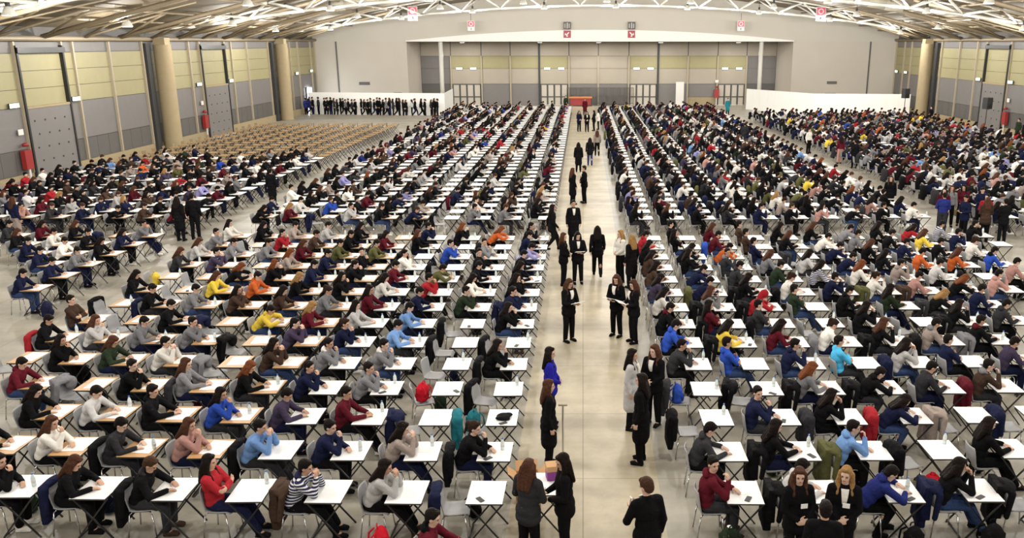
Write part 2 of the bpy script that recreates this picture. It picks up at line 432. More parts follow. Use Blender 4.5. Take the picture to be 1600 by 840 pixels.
# recess downlights
for i, x in enumerate((-14, -5, 1.8, 9, 18)):
    l = empty('downlight', (x, 101, 7.5)); tag(l, 'round downlight in the recess ceiling, %s from the left' % ('first', 'second', 'third', 'fourth', 'fifth')[i], 'lamp', 'recess downlights')
    MB().lathe([(.3, -.12), (.3, 0)], 14).obj('housing', M['lamp_shell'], l, True); MB().lathe([(.25, -.13), (.25, -.12)], 14).obj('bulb', M['lamp_glow'], l)
    ld = bpy.data.lights.new('downlight_light', 'AREA'); ld.shape = 'DISK'; ld.size = .5; ld.energy = 260; ld.color = (1, .96, .88); put('downlight_light', ld, l).location = (0, 0, -.15)
# exit signs
def exit_sign(loc, rz, where):
    e = empty('exit_sign', loc, rz); tag(e, 'small glowing exit sign ' + where, 'sign', 'exit signs')
    MB().box2((-.38, -.03, -.13), (.38, .05, .13)).obj('housing', M['dark'], e)
    MB().box2((-.36, -.06, -.11), (.36, -.03, .11)).obj('face', M['exit_green'], e)
for i in DOORB:
    for k, s_ in ((-.85, 'left'), (.85, 'right')):
        exit_sign(((FX[i] + FX[i + 1]) / 2 + k, YF - .14, 4.35), 0, '%s above recess door number %s' % (s_, {1: 'one', 4: 'two', 7: 'three', 10: 'four'}[i]))
for x, y, z, w_ in ((XL + .12, 44.9, 4.25, 'before the near left gate'), (XL + .12, 50.5, 4.25, 'behind the near left gate'), (XL + .12, 67.0, 4.3, 'before the far left gate'),
                    (XL + .12, 73.2, 4.3, 'behind the far left gate'), (XL + .12, 90.2, 4.3, 'near the far left corner'), (XL + .12, 95.0, 4.4, 'in the far left corner')):
    exit_sign((x, y, z), R(90), w_)
for y, w_ in ((70.3, 'before the right gate'), (76.1, 'behind the right gate'), (93.4, 'near the far right corner'), (96.2, 'in the far right corner')):
    exit_sign((XR - .12, y, 4.3), R(-90), w_)
# fire points
def fire(loc, rz, where):
    e = empty('fire_cabinet', loc, rz); tag(e, 'red fire hose cabinet ' + where, 'fire cabinet', 'fire points')
    MB().box2((-.3, -.25, .9), (.3, 0, 1.9)).obj('cabinet', M['red'], e)
    MB().tube((0, -.16, 0), (0, -.16, .9), .06, 8).obj('pipe', M['sign_white'], e)
    MB().lathe([(.16, 2.1), (.16, 2.25), (.05, 2.3)], 12, (0, -.15, 0)).obj('alarm_bell', M['red'], e, True)
    MB().box2((-.2, -.04, 2.7), (.2, 0, 3.0)).obj('notice', M['sign_white'], e)
fire((XL + .1, 45.1, 0), R(90), 'left of the near left gate')
fire((XL + .1, 67.2, 0), R(90), 'left of the far left gate')
fire((XR - .1, 70.3, 0), R(-90), 'beside the right gate')
fire((16.25, YF - .3, 0), 0, 'between recess panels beside the fourth door')

# ------------------------------------------------------------------ roof trusses
def truss(y, label):
    t = empty('roof_truss', (2.5, y, 7.5)); tag(t, label, 'truss', 'arched white roof trusses')
    off = Vector((2.5, y, 7.5))
    nodes = [-27.6 + 3.9 * i for i in range(16)]
    B = [Vector((x, y, z_chord(x))) - off for x in nodes]
    for p, q in zip(B[:-1], B[1:]): MB().tube(p, q, .12, 8).obj('bottom_chord', M['truss'], t, True)
    tops = [-29.55 + 3.9 * i for i in range(17)]
    for s_ in (-1.7, 1.7):
        T = [Vector((x, y + s_, min(z_roof(x) - .12, z_chord(x) + 1.75))) - off for x in tops]
        for p, q in zip(T[:-1], T[1:]): MB().tube(p, q, .09, 8).obj('top_chord', M['truss'], t, True)
        for i, b in enumerate(B):
            for q in (T[i], T[i + 1]):
                MB().tube(b, q, .085, 6).obj('strut', M['truss'], t, True)
for y, l in ((38.5, 'nearest arched white tubular truss seen at the top corners'), (62.5, 'middle arched white tubular truss under the roof'), (86.5, 'farthest arched white tubular truss in front of the gable')):
    truss(y, l)
def lattice(x, sgn, side):
    t = empty('side_lattice', (x, 60, 7.7)); tag(t, 'tan steel lattice bracing along the %s eaves' % side, 'bracing')
    off = Vector((x, 60, 7.7))
    k = 0
    y = 32.0
    def tb(nm, p, q, r): MB().tube(Vector(p) - off, Vector(q) - off, r, 6).obj(nm, M['truss_brown'], t, True)
    while y < 95:
        x0 = x + sgn * .25
        for (dx, dy) in ((4.5, 2.0), (4.5, -2.0)):
            tb('diagonal', (x0, y, 7.7), (x + sgn * dx, y + dy, z_roof(x + sgn * dx) - .2), .07)
        if k % 2 == 0:
            tb('rafter', (x0, y, 7.75), (x + sgn * 11, y, z_roof(x + sgn * 11) - .35), .14)
            tb('tie', (x + sgn * 2.2, y, 8.0), (x + sgn * 7.2, y + 4, z_roof(x + sgn * 7.2) - .3), .05)
            tb('tie', (x + sgn * 5.2, y, z_chord(x + sgn * 5.2) - .1), (x + sgn * 5.2, y + 2, z_roof(x + sgn * 5.2) - .2), .05)
        y += 4; k += 1
    for dx in (2.4, 4.5, 8, 11):
        tb('purlin', (x + sgn * dx, 20, z_roof(x + sgn * dx) - .25), (x + sgn * dx, YE - .3, z_roof(x + sgn * dx) - .25), .07)
lattice(XL, 1, 'left'); lattice(XR, -1, 'right')

for y, xa, xb, l in ((44, -21, -10, 'left, nearer'), (69, -20, -9, 'left, farther'), (44, 26, 15, 'right, nearer'), (69, 25, 14, 'right, farther')):
    d = empty('air_duct', (xa, y, z_roof(xa) - .55)); tag(d, 'large round white air duct below the roof on the ' + l, 'duct', 'roof air ducts')
    off = Vector((xa, y, z_roof(xa) - .55)); m_ = 8
    P = [Vector((xa + (xb - xa) * i / m_, y, z_roof(xa + (xb - xa) * i / m_) - .55)) - off for i in range(m_ + 1)]
    for p, q in zip(P[:-1], P[1:]): MB().tube(p, q, .40, 16).obj('duct_section', M['duct'], d, True)

# ------------------------------------------------------------------ pendant lamps (they light the hall)
shell = MB().lathe([(.30, 0), (.29, .06), (.24, .20), (.15, .33), (.08, .38)], 16).mesh('shade', M['lamp_shell'], True)
glow = MB().lathe([(.26, -.005), (.26, .02)], 16).mesh('bulb', M['lamp_glow'])
rod = MB().tube((0, 0, .38), (0, 0, 1.5), .02, 6).mesh('rod', M['dark'])
gear = MB().lathe([(.10, .36), (.10, .60), (.04, .64)], 10).mesh('ballast', M['dark'])
ORD = ['zeroth', 'first', 'second', 'third', 'fourth', 'fifth', 'sixth', 'seventh', 'eighth', 'ninth', 'tenth', 'eleventh', 'twelfth', 'thirteenth', 'fourteenth',
       'fifteenth', 'sixteenth', 'seventeenth', 'eighteenth', 'nineteenth', 'twentieth', 'twenty-first', 'twenty-second', 'twenty-third', 'twenty-fourth']
for j, y in enumerate((2, 14, 26, 38, 50, 62, 74, 86)):
    ld = bpy.data.lights.new('lamp_light', 'POINT'); ld.shadow_soft_size = .22; ld.energy = LAMP_WATT; ld.color = (1.0, .965, .90)
    for i in range(9):
        x = -26 + 7.0 * i + (1.2 if j % 2 else 0)
        z = min(z_chord(x) - .25, z_roof(x) - 1.0)
        l = empty('pendant_lamp', (x, y, z)); tag(l, 'white bell pendant lamp, %s cross row, %s from the left wall' % (ORD[j + 1], ORD[i + 1]), 'lamp', 'pendant roof lamps')
        put('shade', shell, l); put('bulb', glow, l); put('ballast', gear, l); put('rod', rod, l)
        lo = put('lamp_light', ld, l); lo.location = (0, 0, -.26)

# ------------------------------------------------------------------ hanging signs
def crimson_sign(x, y, z, w_, where):
    s = empty('hanging_sign', (x, y, z)); tag(s, 'crimson and white hanging area sign ' + where, 'sign', 'crimson area signs')
    h_ = w_ * 1.4
    MB().box2((-w_ / 2, -.04, -h_ / 2), (w_ / 2, .04, h_ / 2)).obj('board', M['sign_white'], s)
    MB().box2((-w_ * .44, -.055, -h_ * .08), (w_ * .44, -.04, h_ * .46)).obj('crimson_field', M['sign_pink'], s)
    rg = MB()
    for k in range(20):
        t0, t1 = 2 * math.pi * k / 20, 2 * math.pi * (k + 1) / 20
        pts = [(r_ * math.cos(t) * w_, -.06, h_ * .19 + r_ * math.sin(t) * w_) for r_, t in ((.19, t0), (.29, t0), (.29, t1), (.19, t1))]
        rg.add(pts, [(0, 1, 2, 3)])
    rg.obj('ring', M['sign_white'], s)
    MB().box2((-w_ * .05, -.055, -h_ * .40), (w_ * .05, -.04, -h_ * .22)).obj('mark', M['dark'], s)
    MB().tube((0, 0, h_ / 2), (0, 0, h_ / 2 + .8), .02, 6).obj('hanger', M['dark'], s)
crimson_sign(-16.7, 86.2, 10.15, .95, 'left of the gable, nearer')
crimson_sign(-12.2, 95.5, 9.15, .75, 'left of the gable, farther')
crimson_sign(17.2, 95.5, 9.15, .75, 'right of the gable, farther')
crimson_sign(23.3, 86.2, 10.1, .95, 'right of the gable, nearer')
def arrow_sign(x, sgn, where):
    s = empty('arrow_sign', (x, YE - .385, 8.75)); tag(s, 'dark pictogram sign over red sign with white arrow pointing ' + where, 'sign', 'exit arrow signs')
    MB().box2((-.4, -.03, .05), (.4, .03, .85)).obj('pictogram_board', M['sign_dark'], s)
    MB().box2((-.02, -.05, .15), (.04, -.03, .75)).obj('pictogram_bar', M['sign_white'], s)
    for dx in (-.24, .22): MB().box2((dx - .07, -.05, .2), (dx + .07, -.03, .66)).obj('pictogram_figure', M['panel_back'], s)
    MB().box2((-.4, -.03, -.85), (.4, .03, -.07)).obj('arrow_board', M['sign_red'], s)
    a = MB(); rot = Matrix.Rotation(R(45 * sgn), 3, 'Y')
    a.box((0, -.045, -.46), (.55, .02, .12), rot)
    tip = Vector((sgn * .2, -.045, -.66))
    a.box(tip + Vector((-sgn * .12, 0, 0)), (.34, .02, .11)); a.box(tip + Vector((0, 0, .12)), (.11, .02, .34))
    a.obj('arrow', M['sign_white'], s)
arrow_sign(-1.75, -1, 'down left'); arrow_sign(5.35, 1, 'down right')

# ------------------------------------------------------------------ white partitions and things at the far end
def partition(pts, label, h_=2.25):
    p = empty('partition_wall', (pts[0][0], pts[0][1], 0)); tag(p, label, 'partition')
    off = Vector((pts[0][0], pts[0][1], 0))
    for a, b in zip(pts[:-1], pts[1:]):
        a, b = Vector((*a, 0)) - off, Vector((*b, 0)) - off
        n_ = max(1, round((b - a).length / 1.2))
        d = (b - a) / n_; ang = math.atan2(d.y, d.x)
        me = MB().box2((.004, -.03, 0), (d.length - .004, .03, h_)).mesh('panel', M['partition'])
        for k in range(n_):
            o = put('panel', me, p); o.location = a + d * k; o.rotation_euler = (0, 0, ang)
partition([(-29.3, 91.5), (-14.5, 89.5), (-14.9, 98.2)], 'long white partition behind the standing queue on the left', 2.3)
partition([(18.7, 98.2), (24.0, 89.0), (33.6, 88.0)], 'white partition behind the crowd on the far right', 2.3)
dd = empty('door_8', (XL + .05, 93.6, 0)); tag(dd, 'bright open doorway with daylight at the far left corner', 'door', kind='structure')
MB().box2((0, -.9, 0), (.12, .9, 2.6)).obj('daylight_pane', mat('daylight', (1, 1, 1), .5, emit=(.85, .92, 1.0), estr=12), dd)
MB().box2((0, -1.05, 0), (.2, -.9, 2.75)).obj('jamb', M['panel_dark'], dd); MB().box2((0, .9, 0), (.2, 1.05, 2.75)).obj('jamb', M['panel_dark'], dd)

def speaker(x, y, rz, label):
    s = empty('loudspeaker', (x, y, 0), rz); tag(s, label, 'loudspeaker', 'speakers on tripods')
    MB().tube((0, 0, .5), (0, 0, 2.3), .03, 8).obj('pole', M['black'], s)
    for k in range(3):
        t = 2 * math.pi * k / 3; MB().tube((0, 0, .9), (.5 * math.cos(t), .5 * math.sin(t), .01), .022, 6).obj('leg', M['black'], s)
    c = MB().box2((-.28, -.25, 2.25), (.28, .25, 3.15)).obj('cabinet', M['dark'], s)
    MB().lathe([(.2, 0), (.16, .02)], 14).obj('woofer', M['black'], c).matrix_local = Matrix.Translation((0, -.26, 2.5)) @ Matrix.Rotation(R(90), 4, 'X')
speaker(31.0, 82.5, R(20), 'black loudspeaker on tripod in front of the right partition')
speaker(32.6, 69.0, R(20), 'black loudspeaker on tripod near the right gate')

t = empty('trestle_table', (-.3, 103.2, 0)); tag(t, 'orange topped table standing at the far end of the aisle', 'table')
MB().box2((-1.4, -.5, .95), (1.4, .5, 1.1)).obj('table_top', M['orange'], t)
MB().box2((-1.3, -.42, .15), (1.3, -.36, .95)).obj('front_skirt', M['red'], t)
for a in (-1.3, 1.3):
    for b in (-.4, .4): MB().box2((a - .05, b - .05, 0), (a + .05, b + .05, .95)).obj('leg', M['dark'], t)
b_ = empty('white_board', (11.6, 103.0, 0)); tag(b_, 'tall white display board standing before the recess wall', 'board')
MB().box2((-.48, -.05, 0), (.48, .05, 2.85)).obj('board', M['sign_white'], b_); MB().box2((-.5, -.25, 0), (.5, .25, .06)).obj('foot', M['post'], b_)
for k in range(9):
    x = -1.4 + .82 * k + (.4 if k > 3 else 0)
    g = empty('crowd_barrier', (x, 104.3 - .12 * (k % 2), 0)); tag(g, 'dark steel crowd barrier leaning at the far wall, %s from the left' % ORD[k + 1], 'barrier', 'stacked crowd barriers')
    MB().path([(-.55, 0, 0), (-.55, 0, 2.1), (.55, 0, 2.1), (.55, 0, 0), (.55, 0, .25), (-.55, 0, .25)], .035, 6).obj('frame', M['panel_dark'], g)
    bar = MB().tube((0, 0, .2), (0, 0, 2.1), .02, 5).mesh('bar', M['panel_dark'])
    for q in range(7): o = put('bar', bar, g); o.location = (-.42 + .14 * q, 0, 0)

# ------------------------------------------------------------------ people: pose -> continuous body + clothes
V3 = Vector
def ik(S, W, a, b, hint):
    d = W - S; L = min(d.length, (a + b) * .995); u = d.normalized()
    x = (a * a - b * b + L * L) / (2 * L); h_ = math.sqrt(max(0, a * a - x * x))
    hh = hint - u * hint.dot(u)
    hh = hh.normalized() if hh.length > 1e-5 else u.orthogonal().normalized()
    return S + u * x + hh * h_, S + u * L

def hand_prims(mb, w, d, nrm, side, curl):
    d = d.normalized(); nrm = (nrm - d * nrm.dot(d)).normalized(); lat = d.cross(nrm)      # lateral
    rot = Matrix((d, lat, nrm)).transposed()
    mb.ell(w + d * .045, (.058, .042, .018), rot, 12, 8)
    for i in range(4):
        o = (-.030 + .020 * i)
        ln = (.068, .080, .076, .058)[i if side > 0 else 3 - i]
        p0 = w + d * .085 + lat * o
        d1 = (d * math.cos(curl) + nrm * math.sin(curl)).normalized()
        d2 = (d * math.cos(curl * 2.2) + nrm * math.sin(curl * 2.2)).normalized()
        p1 = p0 + d1 * ln * .55; p2 = p1 + d2 * ln * .5
        mb.cap(p0 - d * .02, p1, .0098, .0095, 8); mb.cap(p1, p2, .0095, .0085, 8)
    s_ = -1 if side > 0 else 1
    t0 = w + d * .025 + lat * s_ * .03
    t1 = t0 + (d * .6 + lat * s_ * .75 + nrm * .2).normalized() * .045
    mb.cap(t0, t1, .0125, .0105, 8); mb.cap(t1, t1 + (d * .9 + lat * s_ * .2 + nrm * .35).normalized() * .035, .0105, .009, 8)

SHORT, LONG, BUN, HOOD = 's', 'l', 'p', 'H'
class Fig: pass

def make_pose(name, seated, lean=0, hp=0, hy=0, rw=None, lw=None, rh=None, lh=None, rd=None, ld=None, rc=.5, lc=.5, rn=None, ln=None, legs=None, outer=None, bend=10):
    F = Fig(); F.seated = seated
    p0 = V3((-.08, 0, .56)) if seated else V3((0, 0, .95))
    u = V3((math.sin(R(lean)), 0, math.cos(R(lean)))); l2 = lean + bend if seated else lean
    u2 = V3((math.sin(R(l2)), 0, math.cos(R(l2)))); f2 = V3((math.cos(R(l2)), 0, -math.sin(R(l2))))
    chest = p0 + u * .29; neck = chest + u2 * .21
    l3 = l2 * .55 + (6 if seated else 3); u3 = V3((math.sin(R(l3)), 0, math.cos(R(l3))))
    hc = neck + u3 * .085 + V3((0, 0, .095)) + V3((math.sin(R(max(hp, 0))) * .03, 0, -max(hp, 0) * .0006))
    HM = Matrix.Translation(hc) @ Matrix.Rotation(R(hy), 4, 'Z') @ Matrix.Rotation(R(hp), 4, 'Y')
    H3 = HM.to_3x3()
    SR, SL = neck - u2 * .055 + V3((0, -.175, 0)), neck - u2 * .055 + V3((0, .175, 0))
    arms = []
    for S, W, h_, d, c, nn, sd in ((SR, rw, rh, rd, rc, rn, -1), (SL, lw, lh, ld, lc, ln, 1)):
        W = V3(W); E_, W = ik(S, W, .285, .255, V3(h_) if h_ else V3((-.3, sd * .8, -.6)))
        dd = V3(d) if d else (W - E_); nn = V3(nn) if nn else V3((0, 0, -1))
        arms.append((S, E_, W, dd, nn, sd, c))
    if seated:
        legs = legs or [((.37, -.12, .52), (.36, -.13, .09)), ((.37, .12, .52), (.34, .13, .09))]
        hips = [V3((-.05, -.09, .54)), V3((-.05, .09, .54))]
    else:
        legs = legs or [((.02, -.10, .50), (-.01, -.11, .085)), ((.02, .10, .50), (-.01, .12, .085))]
        hips = [V3((0, -.09, .92)), V3((0, .09, .92))]
    rl = Matrix.Rotation(R(lean), 3, 'Y'); rl2 = Matrix.Rotation(R(l2), 3, 'Y')
    # ---- body
    b = MB()
    b.ell(p0, (.115, .165, .12), rl, 14, 10); b.ell(p0 + u * .14, (.105, .145, .16), rl, 14, 10)
    b.ell(chest + u2 * .03, (.115, .165, .18), rl2, 14, 10); b.cap(SR + V3((0, .05, 0)), SL - V3((0, .05, 0)), .062, n=12)
    b.cap(neck - u2 * .05, hc - V3((0, 0, .06)), .056, .052)
    b.ell(HM @ V3((-.012, 0, .02)), (.098, .077, .105), H3, 16, 12); b.ell(HM @ V3((.022, 0, -.045)), (.068, .058, .075), H3, 14, 10)
    b.ell(HM @ V3((.052, 0, -.088)), (.030, .032, .026), H3)                                   # chin
    b.ell(HM @ V3((.093, 0, -.022)), (.020, .013, .026), H3); b.ell(HM @ V3((.083, 0, .005)), (.014, .010, .03), H3)   # nose
    for sd in (-1, 1):
        b.ell(HM @ V3((-.005, sd * .078, -.015)), (.020, .009, .032), H3)                      # ears
        b.ell(HM @ V3((.070, sd * .030, .022)), (.020, .026, .010), H3)                        # brow
    for S, E_, W, dd, nn, sd, c in arms:
        b.cap(S, E_, .050, .040); b.cap(E_, W, .041, .028); hand_prims(b, W, dd, nn, sd, c)
    for hpj, (K, A) in zip(hips, legs):
        K, A = V3(K), V3(A)
        b.cap(hpj, K, .085, .058); b.cap(K, A, .056, .038)
        b.ell((K + A) / 2 + (hpj - K).normalized() * .01 + V3((-.02 if not seated else -.01, 0, .05)), (.042, .042, .10)); b.cap(A, A + V3((.11, 0, -.05)), .036, .028)
    bm_ = fuse(b, .0085, 3, .32)
    for sd in (-1, 1):
        bm_.ell(HM @ V3((.0795, sd * .031, .004)), (.010, .015, .008), H3, 8, 6, 1)
        bm_.ell(HM @ V3((.083, sd * .032, .024)), (.008, .019, .0045), H3, 8, 4, 1)
    bm_.ell(HM @ V3((.086, 0, -.057)), (.009, .022, .0065), H3, 8, 6, 2)
    F.body = bm_.mesh('body', [M['skin'], M['eye'], M['lip']], True)
    # ---- top
    c = MB()
    c.ell(p0 + u * .03, (.145, .19, .11), rl, 14, 10); c.ell(p0 + u * .14, (.135, .175, .17), rl, 14, 10)
    c.ell(chest + u2 * .03, (.14, .185, .185), rl2, 14, 10); c.cap(SR + V3((0, .03, 0)), SL - V3((0, .03, 0)), .078, n=12)
    c.cap(neck - u2 * .05, neck - u3 * .005, .085, .076)
    ar = MB()
    for S, E_, W, dd, nn, sd, cc in arms:
        wq = W - (W - E_).normalized() * .012
        c.cap(S, E_, .070, .058); c.cap(E_, wq, .058, .043)
        c.ell(E_, (.062, .062, .062))
    F.top = fuse(c, .015, 2).mesh('sweater', M['cloth'], True)
    if outer:
        c.ell(p0 - V3((0, 0, .02)), (.16, .212, .16), None, 14, 10); c.ell(p0 - V3((0, 0, .13)), (.165, .215, .15), None, 14, 10)
        if outer == 'long': c.cap(p0 - V3((0, .05, .10)), p0 - V3((0, .06, .42)), .145, .155); c.cap(p0 - V3((0, -.05, .10)), p0 - V3((0, -.06, .42)), .145, .155)
        F.coat = fuse(c, .016, 2).mesh('jacket', M['cloth'], True)
        fr = MB()                                                                             # open front: shirt panel
        for i in range(7):
            t0, t1 = i / 7, (i + 1) / 7
            def row(t):
                z = neck + u2 * .02 - u2 * (.02 + t * .36); wd = .055 * (1 - t * .75)
                x = f2 * (.095 + .066 * math.sin(math.pi * min(1, t * 1.1 + .12)))
                return z + x - V3((0, wd, 0)), z + x * 1.04, z + x + V3((0, wd, 0))
            a_, b2 = row(t0), row(t1)
            for q in (0, 1):
                quad = [a_[q], a_[q + 1], b2[q + 1], b2[q]]
                fr.add(quad + [p - f2 * .02 for p in quad], [(0, 3, 2, 1), (4, 5, 6, 7), (0, 1, 5, 4), (2, 3, 7, 6), (1, 2, 6, 5), (3, 0, 4, 7)])
        F.shirt = fr.mesh('shirt_front', M['cloth'])
    # ---- trousers and shoes
    t = MB(); t.ell(p0 - u * .01, (.132, .182, .125), rl, 14, 10)
    F.shoes = []
    for hpj, (K, A) in zip(hips, legs):
        K, A = V3(K), V3(A)
        t.cap(hpj, K, .098, .080); t.cap(K, A + (K - A).normalized() * .03, .079, .064)
        s_ = MB(); s_.ell(A + V3((.055, 0, -.040)), (.135, .050, .040)); s_.ell(A + V3((-.02, 0, -.01)), (.055, .046, .055)); s_.box(A + V3((.05, 0, -.072)), (.24, .085, .022))
        F.shoes.append(fuse(s_, .011, 1).mesh('shoe', M['shoe'], True))
    F.trousers = fuse(t, .016, 2).mesh('trousers', M['cloth'], True)
    # ---- hair, hanging with gravity
    F.hair = {}
    def capm():
        h_ = MB(); h_.ell(HM @ V3((-.026, 0, .036)), (.104, .087, .104), H3, 16, 12); h_.ell(HM @ V3((-.048, 0, -.012)), (.070, .078, .085), H3, 14, 10)
        h_.ell(HM @ V3((.035, .0, .098)), (.048, .062, .030), H3); return h_
    h_ = capm(); F.hair[SHORT] = fuse(h_, .012, 2).mesh('hair', M['hair'], True)
    h_ = capm(); bk = chest + u2 * .08 - f2 * .135
    for sd in (-1, 0, 1):
        p1 = HM @ V3((-.055, sd * .062, -.02)); p2 = neck - f2 * .085 + V3((0, sd * .075, .03)); p3 = bk + V3((0, sd * .07, 0))
        h_.cap(p1, p2, .058, .056); h_.cap(p2, p3, .056, .036)
    for sd in (-1, 1):
        p1 = HM @ V3((.0, sd * .074, .03)); p2 = neck + V3((-.005, sd * .095, .05)); h_.cap(p1, p2, .038, .044); h_.cap(p2, p2 + f2 * .075 - u2 * .15, .044, .034)
    F.hair[LONG] = fuse(h_, .014, 2).mesh('hair', M['hair'], True)
    h_ = capm(); h_.ell(HM @ V3((-.125, 0, .06)), (.045, .045, .045)); p1 = HM @ V3((-.14, 0, .03)); h_.cap(p1, p1 + V3((-.05, 0, -.16)), .035, .018)
    F.hair[BUN] = fuse(h_, .012, 2).mesh('hair', M['hair'], True)
    h_ = MB(); h_.ell(HM @ V3((-.03, 0, .03)), (.118, .105, .122), H3, 16, 12); h_.ell(HM @ V3((-.05, 0, -.05)), (.085, .095, .09), H3); h_.cap(neck - f2 * .05, HM @ V3((-.06, 0, -.06)), .085)
    F.hair[HOOD] = fuse(h_, .014, 2).mesh('hood', M['cloth'], True)
    hd_ = MB(); hd_.ell(neck - f2 * .095 + u2 * .0, (.05, .12, .075), rl2, 14, 10); hd_.cap(neck + V3((-.02, -.09, .0)), neck + f2 * .055 - u2 * .03 + V3((0, -.04, 0)), .032, .026); hd_.cap(neck + V3((-.02, .09, .0)), neck + f2 * .055 - u2 * .03 + V3((0, .04, 0)), .032, .026); hd_.cap(neck - f2 * .08 + V3((0, -.05, 0)), neck + V3((-.02, -.09, .0)), .036); hd_.cap(neck - f2 * .08 + V3((0, .05, 0)), neck + V3((-.02, .09, .0)), .036)
    F.hooddown = fuse(hd_, .014, 2).mesh('hood', M['cloth'], True)
    F.hc = hc; F.arms = arms; F.neck = neck; F.HM = HM
    return F

UP = (.1, .15, 1); UPL = (.1, -.15, 1)
stretch = [((.38, -.11, .52), (.62, -.10, .10)), ((.36, .12, .53), (.56, .14, .10))]
tuck = [((.34, -.13, .50), (.16, -.13, .10)), ((.37, .13, .52), (.34, .14, .09))]
onchin = dict(rw=(.345, -.065, 1.015), rh=(.5, -.35, -1), rd=(-.05, .22, 1), rn=(-1, .3, .1), rc=.9)
POSE = {
 'w': make_pose('w', True, 20, 36, 0, rw=(.44, -.12, .785), lw=(.40, .15, .785), rd=(.8, .5, -.1), ld=(.7, -.6, -.1), rc=.55, lc=.25),
 'c': make_pose('c', True, 20, 12, -14, lw=(.42, .04, .785), ld=(.5, -.8, 0), lc=.2, **onchin),
 'f': make_pose('f', True, 22, 16, 0, lw=(.355, .06, 1.01), lh=(.5, .35, -1), ld=(-.05, -.2, 1), ln=(-1, -.3, .1), lc=.9, legs=stretch, **{**onchin, 'rw': (.355, -.06, 1.02)}),
 'a': make_pose('a', True, -5, 6, 0, rw=(.155, .08, .86), lw=(.165, -.08, .83), rh=(.2, -1, -.6), lh=(.2, 1, -.6), rd=(.1, 1, .1), ld=(.1, -1, .1), rn=(-1, 0, 0), ln=(-1, 0, 0), rc=.6, lc=.6, legs=stretch, bend=5),
 'd': make_pose('d', True, 40, 40, 0, rw=(.54, -.10, .785), lw=(.50, .20, .785), rd=(.8, .5, -.05), ld=(.5, -.8, 0), rh=(.1, -1, -.3), lh=(.1, 1, -.3), rc=.5, lc=.2, legs=tuck),
 'u': make_pose('u', True, 9, 16, -8, rw=(.42, -.09, .785), lw=(.40, .11, .785), rd=(.7, .6, 0), ld=(.7, -.6, 0), rc=.5, lc=.35, legs=stretch),
 't': make_pose('t', True, 6, 4, -68, rw=(.25, -.14, 1.02), lw=(.36, .05, .785), rh=(.3, -.7, -1), rd=(-.2, .1, 1), rn=(-.8, .5, 0), ld=(.5, -.7, 0), rc=.8, lc=.3),
 'S': make_pose('S', False, 1, 4, 0, rw=(.05, -.25, .88), lw=(.05, .25, .88), rh=(-1, -.2, 0), lh=(-1, .2, 0), rd=(.1, 0, -1), ld=(.1, 0, -1), rn=(0, 1, 0), ln=(0, -1, 0), outer='long'),
 'P': make_pose('P', False, 2, 20, 12, rw=(.27, -.06, 1.10), lw=(.25, .11, 1.07), rh=(-.3, -.6, -1), lh=(-.3, .6, -1), rd=(.7, .6, .1), ld=(.7, -.5, .1), rn=(0, 0, 1), ln=(0, 0, 1), rc=.5, lc=.5, outer='short'),
 'C': make_pose('C', False, 1, 6, -15, rw=(.20, -.05, 1.0), lw=(.21, .06, .98), rh=(-.5, -1, -.4), lh=(-.5, 1, -.4), rd=(.3, 1, 0), ld=(.3, -1, 0), rn=(-1, 0, 0), ln=(-1, 0, 0), outer='short'),
 'K': make_pose('K', False, 4, 3, 0, rw=(.20, -.23, .92), lw=(-.13, .24, .90), rh=(-1, -.2, -.1), lh=(-1, .2, -.1), rd=(.5, 0, -1), ld=(-.1, 0, -1), rn=(0, 1, 0), ln=(0, -1, 0),
                legs=[((.05, -.10, .50), (-.25, -.11, .15)), ((.20, .10, .52), (.27, .11, .10))], outer='short'),
 'F': make_pose('F', False, 3, 24, 18, rw=(.05, -.24, .88), lw=(.29, .08, 1.16), rh=(-1, -.2, 0), lh=(-.2, .7, -1), rd=(.1, 0, -1), ld=(.6, -.3, .6), rn=(0, 1, 0), ln=(-.4, -.2, .9), outer='short'),
}

RGB = {'k': (.007, .007, .008), 'n': (.011, .014, .042), 'N': (.02, .028, .15), 'b': (.03, .08, .42), 'l': (.17, .31, .60), 'g': (.20, .20, .215), 'h': (.50, .49, .49), 'w': (.80, .77, .72),
       'r': (.33, .02, .028), 'm': (.095, .010, .018), 'o': (.50, .11, .03), 'y': (.75, .55, .07), 'v': (.10, .10, .04), 'e': (.020, .032, .018), 'p': (.45, .25, .22), 't': (.06, .036, .026),
       'c': (.032, .032, .036), 'u': (.055, .042, .078), 'i': (.28, .27, .52), 's': (.33, .27, .24), 'j': (.08, .45, .75), 'z': (.03, .03, .08), 'T': (.02, .16, .20), 'q': (.02, .02, .03)}
CNAME = {'k': 'black', 'n': 'navy', 'N': 'dark blue', 'b': 'bright blue', 'l': 'light blue', 'g': 'grey', 'h': 'pale grey', 'w': 'white', 'r': 'red', 'm': 'maroon', 'o': 'rust orange', 'y': 'yellow',
         'v': 'olive', 'e': 'dark green', 'p': 'dusty pink', 't': 'dark brown', 'c': 'charcoal', 'u': 'dark purple', 'i': 'lilac', 's': 'taupe', 'j': 'sky blue', 'z': 'striped', 'T': 'teal'}
HAIR = {'s': (SHORT, (.012, .009, .008), 'short dark hair'), 'f': (SHORT, (.06, .03, .018), 'short brown hair'), 'l': (LONG, (.012, .008, .007), 'long dark hair'), 'L': (LONG, (.07, .030, .018), 'long brown hair'),
        'B': (LONG, (.30, .17, .065), 'long blonde hair'), 'R': (LONG, (.16, .05, .018), 'long ginger hair'), 'p': (BUN, (.03, .017, .012), 'tied-back hair'), 'H': (HOOD, None, 'hood up')}
SKIN = [(.62, .40, .30), (.58, .36, .26), (.66, .45, .35), (.50, .30, .21), (.60, .40, .31), (.30, .16, .10)]
PERSON_MESH = {}
